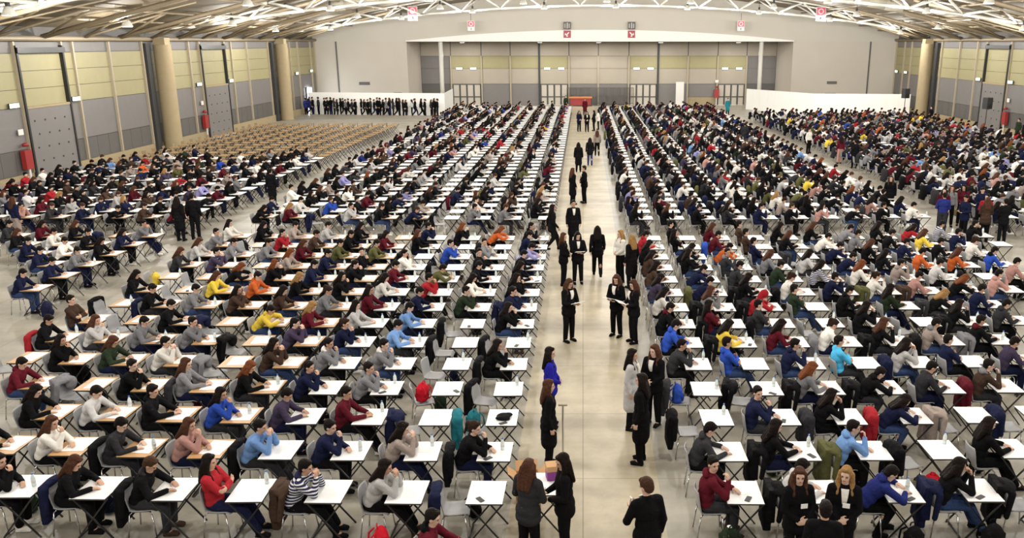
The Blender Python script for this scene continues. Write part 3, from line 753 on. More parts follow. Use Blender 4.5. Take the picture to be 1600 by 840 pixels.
def person(loc, rz, pose, colour, hair, label, group, trousers=None, outer=None, shirt='w', scale=None, shoe=None, skin=None, far=False):
    F = POSE[pose]
    p = put('person', F.body); p.location = loc; p.rotation_euler = (0, 0, rz)
    s_ = scale or random.uniform(.95, 1.03); p.scale = (s_,) * 3
    if F.seated: p.scale = (1, random.uniform(.94, 1.06), 1)
    sk = SKIN[skin] if skin is not None else random.choice(SKIN[:5]); p.color = (*sk, 1)
    tag(p, label, 'person', group)
    kind, hcol, _ = HAIR[hair]
    h_ = put('hood' if kind == HOOD else 'hair', F.hair[kind], p); h_.color = (*(hcol or RGB[colour]), 1)
    jf = random.uniform(.8, 1.15); jit = lambda c: (*[x * jf for x in c], 1)
    if outer and not F.seated:
        t = put('jacket', F.coat, p); t.color = jit(RGB[colour])
        if shirt: sh = put('shirt_front', F.shirt, p); sh.color = (*RGB[shirt], 1)
    else:
        t = put('sweater', F.top, p); t.color = jit(RGB[colour])
        if colour == 'z': t.material_slots[0].link = 'OBJECT'; t.material_slots[0].material = M['stripe']
    if F.seated and kind == SHORT and random.random() < .4:
        hk = put('hood' if random.random() < .7 else 'scarf', F.hooddown, p); hk.color = t.color if hk.name.startswith('hood') else (*RGB[random.choice('kgcwm')], 1)
    tc = trousers or random.choice(['k', 'k', 'k', 'n', 'jean', 'c'])
    tr = put('trousers', F.trousers, p); tr.color = (.035, .06, .145, 1) if tc == 'jean' else jit(RGB[tc])
    if not far:
        sc = shoe or random.choice(['k', 'k', 'k', 'w', 't'])
        for sm in F.shoes: so_ = put('shoe', sm, p); so_.color = (*RGB[sc], 1)
    return p

# ------------------------------------------------------------------ furniture masters
def shell_mesh():
    prof = [(.225, .415), (.215, .44), (.17, .452), (.06, .443), (-.08, .438), (-.155, .452), (-.195, .50), (-.215, .58), (-.235, .70), (-.25, .80), (-.256, .835)]
    wid = [.17, .19, .20, .205, .205, .20, .195, .195, .20, .19, .165]
    mb = MB(); ny = 8; th = .012
    G = []
    for (x, z), w_ in zip(prof, wid):
        rowp = []
        for j in range(ny + 1):
            t = -1 + 2 * j / ny
            dz = .022 * t * t if z < .47 else 0; dx = .035 * t * t if z >= .47 else 0
            rowp.append(V3((x + dx, t * w_, z + dz)))
        G.append(rowp)
    nx = len(G); vs = []
    for i in range(nx):
        a = G[min(i + 1, nx - 1)][4] - G[max(i - 1, 0)][4]; nn = V3((a.z, 0, -a.x)).normalized()
        if nn.z > 0: nn = nn
        for j in range(ny + 1): vs.append(G[i][j])
        for j in range(ny + 1): vs.append(G[i][j] + nn * th)
    W_ = (ny + 1) * 2; fs = []
    for i in range(nx - 1):
        for j in range(ny):
            a, b = i * W_ + j, (i + 1) * W_ + j
            fs.append((a, a + 1, b + 1, b)); fs.append((a + ny + 1, b + ny + 1, b + ny + 2, a + ny + 2))
        fs.append((i * W_, (i + 1) * W_, (i + 1) * W_ + ny + 1, i * W_ + ny + 1)); e = i * W_ + ny; e2 = (i + 1) * W_ + ny
        fs.append((e, e + ny + 1, e2 + ny + 1, e2))
    for i in (0, nx - 1):
        for j in range(ny): a = i * W_ + j; fs.append((a, a + 1, a + ny + 2, a + ny + 1))
    return mb.add(vs, fs)
CH = {'shell': shell_mesh().mesh('seat_shell', M['chair_shell'], True)}
CH['legs'] = [MB().path([(sx * .13, sy * .15, .44), (sx * .17, sy * .185, .40), (sx * .215, sy * .215, .0)], .0115, 6).mesh('leg', M['chrome'], True) for sx in (-1, 1) for sy in (-1, 1)]
CH['rail'] = MB().path([(-.13, -.15, .432), (.13, -.15, .432), (.13, .15, .432), (-.13, .15, .432), (-.13, -.15, .432)], .010, 6).mesh('seat_rail', M['chrome'], True)
def chair(loc, rz, label, group):
    c = empty('chair', loc, rz); tag(c, label, 'chair', group)
    put('seat_shell', CH['shell'], c); put('seat_rail', CH['rail'], c)
    for l in CH['legs']: put('leg', l, c)
    return c
DW, DD = .56, .70
def top_mesh(m):
    b = MB().box2((-DW / 2, -DD / 2, .718), (DW / 2, DD / 2, .742), 1, 0); return b.mesh('tabletop', [M[m], M['edge']])
DK = {'w': top_mesh('white_lam'), 'b': top_mesh('brown_lam')}
DK['legs'] = []
for y in (-.29, .29):
    for s_ in (-1, 1):
        yy = y + s_ * .012
        DK['legs'].append(MB().box(((0), yy, .36), (.022, .020, .92), Matrix.Rotation(R(-s_ * 38.5), 3, 'Y')).mesh('leg', M['black']))
DK['bars'] = [MB().box((x, 0, z), (.022, .60, .022)).mesh('crossbar', M['black']) for x, z in ((-.265, .03), (.265, .03))]
DK['rail'] = MB().box2((-.24, -.31, .695), (.24, -.285, .718)).box2((-.24, .285, .695), (.24, .31, .718)).box2((-.02, -.30, .70), (.02, .30, .716)).mesh('under_rail', M['black'])
def desk(loc, kind, label, group, rz=0):
    d = empty('exam_desk', loc, rz); tag(d, label, 'desk', group)
    put('tabletop', DK[kind], d); put('under_rail', DK['rail'], d)
    for l in DK['legs']: put('leg', l, d)
    put('crossbar', DK['bars'][0], d)
    return d
# coats, bags, desk things
cm = MB(); cm.box((-.30, 0, .56), (.10, .42, .58)); cm.box((-.325, .01, .31), (.10, .47, .22)); cm.ell((-.25, 0, .84), (.085, .22, .06), None, 12, 8); cm.ell((-.35, -.06, .5), (.06, .16, .3), None, 12, 8)
for sd in (-1, 1): cm.cap((-.24, sd * .20, .80), (-.25, sd * .25, .42), .062, .045); cm.ell((-.31, sd * .15, .72), (.07, .09, .14))
COAT_A = fuse(cm, .02, 5).mesh('coat', M['coat'], True)
cm = MB(); cm.box((-.30, .03, .58), (.12, .42, .56)); cm.box((-.34, .06, .28), (.12, .40, .28), Matrix.Rotation(R(9), 3, 'X')); cm.ell((-.19, -.02, .81), (.16, .22, .075), None, 12, 8); cm.cap((-.14, -.21, .76), (-.20, -.25, .38), .058, .045); cm.ell((-.12, .12, .70), (.07, .15, .15)); cm.ell((-.37, -.05, .45), (.06, .14, .25))
COAT_B = fuse(cm, .02, 5).mesh('coat', M['coat'], True)
COLLAR = MB().ell((-.235, 0, .865), (.05, .12, .035), None, 12, 8).mesh('collar', M['coat'], True)
def coat(loc, col, label, rz=0):
    c = put('coat', random.choice([COAT_A, COAT_B])); c.location = loc; c.rotation_euler = (0, 0, rz); c.color = (*RGB[col], 1)
    tag(c, label, 'coat', 'coats hung on chair backs'); k = put('collar', COLLAR, c); k.color = c.color
    return c
bp = MB(); bp.box((0, 0, .18), (.16, .26, .30)); bp.ell((0, 0, .22), (.11, .15, .22), None, 14, 10); bp.ell((0, 0, .08), (.12, .16, .08))
BP_BODY = fuse(bp, .018, 4).mesh('bag_body', M['bagmat'], True)
bp = MB(); bp.ell((.10, 0, .13), (.05, .12, .10), None, 12, 8); BP_POCKET = fuse(bp, .015, 2).mesh('pocket', M['bagmat'], True)
BP_STRAP = [MB().path([(-.09, y, .38), (-.17, y * 1.2, .30), (-.18, y * 1.3, .16), (-.11, y * 1.1, .06)], .014, 6).mesh('strap', M['bagmat'], True) for y in (-.08, .08)]
BP_LOOP = MB().path([(-.05, -.04, .42), (-.05, -.03, .47), (-.05, .03, .47), (-.05, .04, .42)], .010, 6).mesh('grab_loop', M['bagmat'], True)
def bag(loc, col, label, rz=0, sc=1.0):
    b = empty('backpack', loc, rz); b.scale = (sc,) * 3; tag(b, label, 'bag', 'bags')
    for nm, me in (('bag_body', BP_BODY), ('pocket', BP_POCKET), ('strap', BP_STRAP[0]), ('strap', BP_STRAP[1]), ('grab_loop', BP_LOOP)):
        o = put(nm, me, b); k = 1.0 if nm == 'bag_body' else .7; o.color = (*[x * k for x in RGB[col]], 1)
    return b
PAPER = MB().box2((-.19, -.255, 0), (.19, .255, .003)).mesh('exam_paper', M['paper'])
PAPER_S = MB().box2((-.105, -.15, 0), (.105, .15, .002)).mesh('exam_paper', M['paper'])
BOT = MB().lathe([(.032, 0), (.034, .02), (.034, .13), (.030, .15), (.014, .19), (.013, .20)], 12).mesh('bottle_body', M['glass'], True)
BCAP = MB().lathe([(.016, .20), (.016, .22)], 10).mesh('bottle_cap', M['cap_blue'])
BLAB = MB().lathe([(.0348, .06), (.0348, .11)], 12).mesh('bottle_label', M['sign_white'], True)
PHONE = MB().box2((-.038, -.075, 0), (.038, .075, .009)).mesh('phone', M['dark'])
PCASE = fuse(MB().cap((0, -.08, .03), (0, .08, .03), .03), .009, 2).mesh('pencil_case', M['bagmat'], True)

# ------------------------------------------------------------------ seating plan
PITCH, CP = 1.35, 1.235
def warp(x, d): return x * (1 - .00016 * min(x * x, 160)), d + .0024 * min(x * x, 200)
def row_d(r): return 11.38 + PITCH * r if r < 14 else 32.5 + PITCH * (r - 14)
BLOCK = {'L': (-1.78, -CP), 'R': (2.2, CP), 'A': (-16.25, -CP), 'Z': (16.75, CP)}
WHERE = {'L': 'left of central aisle', 'R': 'right of central aisle', 'A': 'left of left aisle', 'Z': 'right of right aisle'}
def desk_xy(bl, r, k):
    x0, st = BLOCK[bl]; x = x0 + st * k; d = row_d(r)
    if r < 14: x, d = warp(x, d)
    else: d += .0024 * min(x * x, 200) * (1 if bl in 'LR' else .6)
    return x + DW / 2, d + DD / 2                          # centre of the desk
PP = R(15.1)
def px(x, y, z):
    zc = y * math.cos(PP) - (z - CAM_H) * math.sin(PP); up = y * math.sin(PP) + (z - CAM_H) * math.cos(PP)
    return 911 + 1316 * x / zc, 420 - 1316 * up / zc

# one token per seat: colour, hair, pose; +x a coat on the chair; "-" empty chair, "-x" empty with a coat
PLAN = {
 'L': ["-n hlf zsf+t rla kfw+k kLw+n klc", "kpc+k slf nsc lsf+k pLc csw+k wLc kLw", "-T -n msu usw blc ksu hsw klw", "-k - gsc nsc kRw gLu+c ksc -g msw",
       "klc+k - gsc gsc tlf -g wsf eLw klc -", "-k -k lsw npc usf -k gsc gsw hLc ksw+r", "klc -k lsw hlu mBw+k ysd -n ksw - tsa", "nsc+n esc nsw mlu gpw tlw tlc gsw ksw+n -k",
       "klc wlw rsf wlw klc kBw osw yLw - klw", "klw ksw vsd msw ksf nsw kRf kRd - -", "ksw kst -k wsc kst nsw sRw - usf cLw", "isd gst bsc -k vsw vsw mLw gsw gsw hLw",
       "nsw -k - kLu mlw ksw tsw rsc - gsc", "ksc oRd kRf nsf -k klw hsw ssw klw wlu"],
 'R': ["mst hsw+k Nsd klf+n -k", "csw klu+k lsc+v -k klu", "-k nst klf+c nld+r -s -n", "-c -k gRw+k ksd+k csw tsc+m", "csc bsa nsc jsa hlf+n nsa usw", "bsw ylw+k mlw wpw+g kLc+k ssw+k ksu+g",
       "ksw mla+k csa+k - klf - klc+k csw", "wlw gLc+k rHd+k esa ksw elu kBd+c nsw", "ulw nsd+v klw+k wpw+k nsf wpc+v psw+t kRd psc", "tlw nsd csw esw zlw wRw ssc hsw -k psw",
       "tlw klu cst gLw hlw nsd klw osw oLw bsw", "klw kld osd nsa -c nsd kLw nsw ksw wpw", "rsw kla msw+b tsa kLw wsd gsw ksw yLw nsf -", "- ksa mLw tsa klw kLw gsd klw rld zsw ksf"],
 'A': [""] * 8 + ["nsw", "nsw", "gsw nsw", "klw wsw nsw", "nlw ksw wsw kLw", "gsf -n kLw mlw csw"],
}
SPECIAL_BAG = []
seat_n = 0
def rnd_token():
    c = random.choices('knNgchwmrtuelvspoiby', [48, 14, 1.5, 6, 9, 4.5, 7, 6, 3, 6, 2, 3, 1, 2.5, 3, 1.2, .8, 1, 1, .7])[0]
    return c + random.choices('sflLBRp', [42, 9, 26, 9, 2.2, 2.2, 8])[0] + random.choices('wcfadut', [40, 14, 12, 8, 14, 10, 2])[0]
def seat(bl, r, k, tok):
    global seat_n
    X, Y = desk_xy(bl, r, k)
    cx, cy = X - .50, Y + random.uniform(-.03, .03)
    u1, v1 = px(X + .5, Y, .7); u0, v0 = px(cx - .3, Y, .7)
    if u1 < -25 or u0 > 1625 or v1 > 870: return
    seat_n += 1
    pos = '%s row, %s %s' % (ORD[r + 1] if r < 14 else ORD[r - 13], ORD[k + 1], WHERE[bl])
    if r >= 14: pos = '%s row past crossway, %s %s' % (ORD[r - 13], ORD[k + 1], {'L': 'left of centre', 'R': 'right of centre', 'A': 'at far left', 'Z': 'at far right'}[bl])
    brown = (bl == 'L' and k >= 4 and r >= 1) or bl == 'A'
    desk((X, Y, 0), 'b' if brown else 'w', ('beech-topped' if brown else 'white-topped') + ' folding desk, ' + pos, 'folding exam desks', random.uniform(-.02, .02))
    empt = tok[0] == '-'
    ang = random.uniform(-.12, .12) if not empt else random.uniform(-.3, .3)
    if empt: cx -= random.uniform(0, .08)
    chair((cx, cy, 0), ang, ('empty grey plastic chair, ' if empt else 'occupied grey plastic chair, ') + pos, 'grey plastic chairs')
    main, _, ct = tok.partition('+')
    if empt: ct = tok[1:] if len(tok) > 1 else ''
    if ct: coat((cx, cy, 0), ct, '%s coat hung on chair, %s' % (CNAME[ct], pos), ang)
    if not empt:
        c, h_, p = main
        person((cx, cy, 0), ang * .5, p, c, h_, ('person in %s top with %s, %s' if r < 14 else 'person in %s, %s, %s') % (CNAME[c], HAIR[h_][2], pos), 'seated candidates')
    # things on the desk
    rr = random.random
    if brown:
        o = put('exam_paper', PAPER); o.location = (X + random.uniform(.03, .07), Y + random.uniform(.0, .07), .7425); o.rotation_euler = (0, 0, random.uniform(-.12, .12))
        tag(o, 'white exam sheet on beech desk, ' + pos, 'paper', 'exam sheets')
    elif rr() < .5:
        o = put('exam_paper', PAPER_S); o.location = (X + random.uniform(-.05, .08), Y + random.uniform(-.1, .1), .7425); o.rotation_euler = (0, 0, random.uniform(-.3, .3))
        tag(o, 'small white sheet on white desk, ' + pos, 'paper', 'exam sheets')
    if rr() < .34:
        b = empty('water_bottle', (X + random.uniform(.10, .22), Y + random.uniform(-.05, .28), .746)); tag(b, 'clear plastic water bottle on desk, ' + pos, 'bottle', 'water bottles')
        put('bottle_body', BOT, b); put('bottle_cap', BCAP, b); put('bottle_label', BLAB, b)
    if rr() < .22:
        o = put('phone', PHONE); o.location = (X + random.uniform(-.1, .2), Y + random.uniform(-.28, -.16), .746); o.rotation_euler = (0, 0, random.uniform(-1, 1))
        tag(o, 'dark phone lying on desk, ' + pos, 'phone', 'phones on desks')
    if r < 14 and rr() < .26:
        bc = random.choice('kkkncem')
        bag((cx + random.uniform(.0, .35), Y + .53, 0), bc, '%s backpack on floor behind desk, %s' % (CNAME[bc], pos), random.uniform(-2, 2), random.uniform(.85, 1.05))

for bl in 'LRA':
    for r, line in enumerate(PLAN[bl]):
        for k, tok in enumerate(line.split()): seat(bl, r, k, tok)

# rows behind the cross aisle
back = []
for r in range(14, 60):
    for bl, n_ in (('L', 10), ('R', 10), ('A', 10), ('Z', 13)):
        for k in range(n_):
            X, Y = desk_xy(bl, r, k)
            if bl in 'LR' and Y > 93: continue
            if bl == 'A' and Y > 73: continue
            if bl == 'Z' and (Y > 84 or X > 33): continue
            if px(X + .5, Y, .7)[0] < -15 or px(X - .8, Y, .7)[0] > 1615: continue
            if bl == 'A' and Y > 51 + 2.0 * math.sin(X): st = 'void'
            else:
                occ = {'L': .60 + .035 * k, 'R': .90, 'A': .95, 'Z': .97}[bl]
                st = 'sit' if random.random() < occ else random.choice(['free', 'free', 'coat'])
            back.append((r, bl, k, X, Y, st))
back.sort(key=lambda t: t[4])
near, far = [], []
for t in back:
    if seat_n + len(near) < 296 and t[5] != 'void': near.append(t)
    else: far.append(t)
for r, bl, k, X, Y, st in near:
    seat(bl, r, k, rnd_token() if st == 'sit' else ('-' if st == 'free' else '-' + random.choice('kkn')))

# ------------------------------------------------------------------ the many seats too far off to tell apart singly
def arr(mb):
    vs = np.array(mb.v, dtype=np.float32); tris = []
    for f in mb.f:
        for i in range(1, len(f) - 1): tris.append((f[0], f[i], f[i + 1]))
    return vs, np.array(tris, dtype=np.int32)
def from_mesh(me, ratio):
    o = bpy.data.objects.new('tmp', me); COL.objects.link(o)
    dc = o.modifiers.new('d', 'DECIMATE'); dc.ratio = ratio
    dg = bpy.context.evaluated_depsgraph_get(); dg.update(); ev = o.evaluated_get(dg); m2 = ev.to_mesh()
    mb = MB(); mb.v = [tuple(v.co) for v in m2.vertices]; mb.f = [tuple(p.vertices) for p in m2.polygons]
    ev.to_mesh_clear(); bpy.data.objects.remove(o); return arr(mb)
class Heap:
    def __init__(s): s.V = []; s.T = []; s.C = []; s.n = 0
    def add(s, va, loc, rz, col, sc=1.0):
        vs, ts = va; c_, s_ = math.cos(rz), math.sin(rz)
        P = vs * sc; Q = np.empty_like(P)
        Q[:, 0] = P[:, 0] * c_ - P[:, 1] * s_ + loc[0]; Q[:, 1] = P[:, 0] * s_ + P[:, 1] * c_ + loc[1]; Q[:, 2] = P[:, 2] + loc[2]
        s.V.append(Q); s.T.append(ts + s.n); s.n += len(vs)
        cc = np.ones((len(vs), 4), dtype=np.float32); cc[:, :3] = col; s.C.append(cc)
    def obj(s, name, label, cat, smooth):
        V_ = np.concatenate(s.V); T_ = np.concatenate(s.T); C_ = np.concatenate(s.C)
        me = bpy.data.meshes.new(name)
        me.vertices.add(len(V_)); me.vertices.foreach_set('co', V_.ravel())
        me.loops.add(len(T_) * 3); me.loops.foreach_set('vertex_index', T_.ravel())
        me.polygons.add(len(T_)); me.polygons.foreach_set('loop_start', np.arange(0, len(T_) * 3, 3, dtype=np.int32))
        me.polygons.foreach_set('use_smooth', np.full(len(T_), smooth))
        me.update(calc_edges=True)
        a = me.color_attributes.new('Col', 'FLOAT_COLOR', 'POINT'); a.data.foreach_set('color', C_.ravel())
        me.materials.append(M['crowd']); me.validate()
        o = put(name, me); tag(o, label, cat, kind='stuff'); return o
LOW = {}
for p_ in 'wcfadu':
    F = POSE[p_]
    nt_ = len(F.top.polygons)
    hd = MB().ell(F.hc, (.09, .075, .112), F.HM.to_3x3(), 8, 6)
    for S_, E_, W_, dd_, nn_, sd_, cc_ in F.arms: hd.ell(W_ + dd_.normalized() * .06, (.05, .04, .035), None, 6, 4)
    LOW[p_] = dict(top=from_mesh(F.top, 190 / (2 * nt_)), leg=from_mesh(F.trousers, 110 / (2 * len(F.trousers.polygons))), head=arr(hd),
                   s=from_mesh(F.hair['s'], 60 / (2 * len(F.hair['s'].polygons))), l=from_mesh(F.hair['l'], 90 / (2 * len(F.hair['l'].polygons))))
dlow = MB().box2((-DW / 2, -DD / 2, .72), (DW / 2, DD / 2, .742)); D_TOP = arr(dlow)
dl = MB()
for y in (-.29, .29):
    for s_ in (-1, 1): dl.box((0, y + s_ * .012, .36), (.024, .022, .92), Matrix.Rotation(R(-s_ * 38.5), 3, 'Y'))
D_LEG = arr(dl)
cs = MB().box((0, 0, .445), (.42, .40, .02)).box((-.235, 0, .66), (.02, .39, .34), Matrix.Rotation(R(-7), 3, 'Y')); C_SH = arr(cs)
cl = MB()
for sx in (-1, 1):
    for sy in (-1, 1): cl.tube((sx * .14, sy * .16, .44), (sx * .215, sy * .215, 0), .013, 4)
C_LG = arr(cl); COATL = from_mesh(COAT_A, 90 / (2 * len(COAT_A.polygons)))
crowd, desks_, chairs_, coats_ = Heap(), Heap(), Heap(), Heap()
for r, bl, k, X, Y, st in far:
    brown = st == 'void'
    desks_.add(D_TOP, (X, Y, 0), 0, (.36, .235, .12) if brown else (.84, .84, .83)); desks_.add(D_LEG, (X, Y, 0), 0, (.02, .02, .02))
    cx, cy = X - .5, Y + random.uniform(-.04, .04); az = random.uniform(-.15, .15)
    chairs_.add(C_SH, (cx, cy, 0), az, (.24, .18, .11) if brown else (.31, .31, .32)); chairs_.add(C_LG, (cx, cy, 0), az, (.35, .33, .30))
    if st == 'coat' or (st == 'sit' and random.random() < .3):
        coats_.add(COATL, (cx, cy, 0), az, RGB[random.choice('kkknncvm')])
    if st == 'sit':
        c, h_, p_ = rnd_token()
        p_ = p_ if p_ in LOW else 'u'; lo = LOW[p_]
        sk = random.choice(SKIN[:5]); kind, hc_, _ = HAIR[h_]
        jf_ = random.uniform(.7, 1.2); jc = [q * jf_ for q in RGB[c]]
        sc = random.uniform(.95, 1.05); pl = (cx, cy, 0)
        crowd.add(lo['top'], pl, az, jc); crowd.add(lo['leg'], pl, az, RGB[random.choice('kkkncn')]); crowd.add(lo['head'], pl, az, sk)
        crowd.add(lo['l' if kind == LONG else 's'], pl, az, hc_)
crowd.obj('seated_crowd', 'dense crowd of seated candidates filling the rows behind the cross aisle', 'crowd', True)
desks_.obj('distant_desks', 'endless rows of folding desks behind the cross aisle', 'desks', False)
chairs_.obj('distant_chairs', 'rows of chairs at the distant desks behind the cross aisle', 'chairs', False)
coats_.obj('distant_coats', 'dark coats on chair backs in the distant rows', 'coats', True)

# ------------------------------------------------------------------ people on their feet: pixel column, distance, facing (deg, 0 = right, 90 = away), pose, colours
def standing(x, y, rz, pose, c, h_, label, tr='k', outer=True, shirt='w', sc=None, group='people standing in the hall', **kw):
    kw.setdefault('shoe', 'k')
    return person((x, y, 0), R(rz), pose, c, h_, label, group, tr, outer, shirt, sc or 1.0, **kw)
PAPERS = []
def papers(p, pose, label):
    F = POSE[pose]; W = F.arms[0][2]
    o = put('paper_sheaf', MB().box((0, 0, 0), (.21, .30, .012)).mesh('paper_sheaf', M['paper'])); o.matrix_world = Matrix.Translation(p.location) @ Matrix.Rotation(p.rotation_euler.z, 4, 'Z') @ Matrix.Translation((W.x + .10, W.y + .07, W.z + .035)) @ Matrix.Rotation(R(-20), 4, 'Y')
    tag(o, label, 'paper', 'papers held by staff')
standing(-.80, 10.95, 60, 'P', 'c', 'L', 'person in charcoal vest with long hair beside the box table, back turned', sc=.98)
standing(-.27, 11.15, 190, 'P', 'k', 'l', 'person in black with long black hair facing the box table', shirt=None, sc=.98)
mp_ = standing(.88, 10.25, 115, 'F', 'k', 'f', 'person in black suit seen from behind, looking at a phone near the camera', sc=1.03)
Wm = POSE['F'].arms[1][2]
o = put('phone', MB().box((0, 0, 0), (.075, .012, .15)).mesh('phone', M['paper'])); o.matrix_world = Matrix.Translation(mp_.location) @ Matrix.Rotation(R(115), 4, 'Z') @ Matrix.Translation((Wm.x + .09, Wm.y - .03, Wm.z + .10))
tag(o, 'white phone held up by the suited person near the camera', 'phone')
a = standing(-.62, 13.95, 5, 'S', 'k', 'L', 'person in long black coat holding an upright pole by the aisle', shirt=None, sc=.97)
standing(-.66, 15.6, 0, 'C', 'N', 'l', 'person in royal blue jacket with long black hair, hands clasped', shirt=None, sc=.97).children[1].color = (.02, .02, .30, 1)
standing(1.06, 14.1, 165, 'S', 'k', 'l', 'person in bulky black coat standing at the right edge of the aisle', shirt=None, sc=1.0)
standing(.96, 15.5, -20, 'S', 'h', 'l', 'person in pale grey coat talking at the right edge of the aisle', sc=.97)
standing(1.42, 15.7, 235, 'C', 'k', 'L', 'person in black jacket over white blouse facing the camera, blue bag beside', sc=.98)
p = standing(-.37, 20.6, -50, 'P', 'k', 'L', 'person in black suit reading papers on the left of the open aisle', sc=.97); papers(p, 'P', 'white papers held by the suited person on the left of the aisle')
p = standing(.88, 21.0, 235, 'P', 'k', 'L', 'person in black suit and heels with papers, right of the aisle', sc=.97); papers(p, 'P', 'white papers held by the heeled person right of the aisle')
p = standing(1.3, 20.5, 200, 'P', 'k', 'L', 'person in long black coat with open papers at the aisle edge', shirt='w', sc=.97); papers(p, 'P', 'open white papers held at the right aisle edge')
standing(-.62, 25.8, -10, 'C', 'k', 'L', 'person with long brown hair in black vest facing right in the aisle', sc=.98)
p = standing(-.17, 26.0, -80, 'P', 'k', 'l', 'person in black suit facing the camera with white folder mid aisle', sc=.98); papers(p, 'P', 'white folder held by the person facing the camera mid aisle')
standing(.47, 26.8, 90, 'K', 'k', 'l', 'person in black walking away up the aisle with bags', shirt=None, sc=.98)
standing(-.36, 31.0, -80, 'S', 'k', 's', 'person in open black coat and white shirt facing the camera', sc=1.03)
standing(-1.15, 30.4, 10, 'K', 'k', 'l', 'person in black striding out from the left desks', shirt=None)
standing(1.2, 26.2, 215, 'C', 'w', 'B', 'blonde person in white blouse and black skirt at the aisle edge', outer=False, sc=.98)
standing(1.52, 25.5, 130, 'S', 'k', 'B', 'blonde person in black coat with back to the camera at the aisle edge', shirt=None, sc=.98)
standing(-.49, 39.6, 30, 'S', 'k', 'L', 'person in black knee-length dress on the left of the far aisle', shirt=None)
standing(.06, 40.0, 200, 'C', 'k', 's', 'person in black suit facing left in the far aisle', sc=1.03)
standing(-.27, 50.0, 90, 'S', 'k', 'l', 'person in black coat alone in the far aisle, seen from behind', shirt=None)
standing(.43, 52.5, 90, 'K', 'k', 'l', 'person in black jacket and jeans walking away', tr='jean', shirt=None)
standing(.95, 57, 90, 'K', 's', 'L', 'person in beige sweater walking away at the right of the far aisle', outer=False)
for x, y, rz, c, w_ in ((-.35, 73.5, -60, 'n', 'leftmost'), (.33, 73, -80, 'k', 'second'), (.95, 74, 190, 'k', 'third'), (1.35, 75, 180, 'w', 'rightmost')):
    standing(x, y, rz, 'C', c, 'l', 'person in %s, %s of the four standing in the distant aisle' % (CNAME[c], w_), shirt='w' if c == 'k' else None)
standing(.2, 90, -90, 'S', 'm', 's', 'person in maroon standing before the orange table', shirt=None)
standing(15.3, 90.5, -90, 'S', 'T', 's', 'person in teal standing alone before the right recess door', shirt=None)
standing(-1.9, 95, -90, 'S', 'e', 's', 'person in green standing at the far end left of the aisle', shirt=None)
standing(-15.65, 32.0, 80, 'S', 'k', 'l', 'person in long black coat in the left aisle, left of a pair', shirt=None)
standing(-15.2, 32.3, 95, 'S', 'k', 's', 'tall person in black in the left aisle, right of a pair', outer=False, sc=1.05)
standing(-21.9, 31.9, 60, 'S', 'n', 'L', 'person in navy jacket and beige trousers at the far left desks', tr='s', outer=False)
standing(-14.7, 39.4, 80, 'S', 'k', 's', 'person in black standing farther up the left aisle', shirt=None)
for x, y, rz, c, h_, tr, l in ((13.7, 37.2, 250, 'k', 'L', 'k', 'holding a white cup'), (14.3, 32.9, 60, 'N', 's', 'c', 'leftmost at the front'), (14.75, 34.0, 240, 'm', 'l', 'k', 'second'),
                               (14.95, 32.4, 200, 'n', 's', 'k', 'holding a white sheet'), (15.3, 34.6, 260, 'g', 'L', 'k', 'behind'), (15.5, 31.8, 80, 't', 'L', 'k', 'with very long hair'),
                               (15.85, 32.6, 230, 'r', 's', 'k', 'in front'), (16.1, 31.6, 100, 'k', 's', 'k', 'rightmost'), (15.9, 34.8, 240, 'm', 'l', 'k', 'at the back'), (16.4, 34.2, 250, 'n', 's', 'k', 'at the back right')):
    standing(x, y, rz, random.choice('SCP'), c, h_, 'person in %s, %s of the group standing in the right aisle' % (CNAME[c], l), tr, c in 'knt', None)
standing(15.6, 58.5, -60, 'S', 'w', 's', 'person in white shirt standing far up the right aisle', outer=False)
standing(16.3, 53.5, 100, 'S', 'm', 'l', 'person in maroon with bare legs up the right aisle', tr='p', outer=False)
standing(16.6, 51.5, 100, 'S', 'k', 's', 'person in black next to the maroon one up the right aisle', shirt=None)
standing(11.9, 62.5, 80, 'S', 'c', 's', 'person in charcoal standing among the far right rows', shirt=None)
standing(32.2, 79.0, 200, 'S', 'k', 's', 'person in black standing by the far right column', shirt=None)
standing(33.3, 64.0, 200, 'S', 'k', 's', 'person in black standing by the right wall', shirt=None)
standing(33.8, 66.0, 200, 'S', 'e', 's', 'person in dark green standing by the right gate', shirt=None)
standing(3.06, 10.75, -80, 'C', 'k', 'L', 'person in black with a white name badge facing the camera at lower right', shirt=None, sc=.97)
standing(3.72, 10.75, 255, 'C', 'k', 'B', 'blonde person in black jacket and white shirt facing the camera', sc=.98)
standing(3.15, 9.75, 80, 'S', 'k', 's', 'dark-haired person in black seen from behind at the lower right edge', shirt=None, sc=1.0)
# the queue along the left partition
qx = -29.3; i = 0
QC = 'NNkckkkckkkgkckkkkckkkkgkckkkkhkkkckkk'
while qx < -14.9 and i < 38:
    c = QC[i]
    standing(qx, 91.3 - .135 * (qx + 29.3) - .95 + random.uniform(-.15, .15), random.uniform(-30, 30) + (0 if i % 3 else 180), random.choice('SSCK'), c, random.choice('sslLp'),
             'person in %s, %s from the left in the queue by the partition' % (CNAME[c], (ORD + ['twenty-fifth', 'twenty-sixth', 'twenty-seventh', 'twenty-eighth', 'twenty-ninth', 'thirtieth', 'thirty-first', 'thirty-second', 'thirty-third', 'thirty-fourth', 'thirty-fifth', 'thirty-sixth', 'thirty-seventh', 'thirty-eighth'])[i + 1]),
             random.choice('kkkn'), random.random() < .5, None, random.uniform(.95, 1.08), 'queue by the left partition', far=True)
    qx += .36 + (.35 if i in (2, 3, 14, 29, 31, 33) else 0) + random.uniform(-.08, .08); i += 1

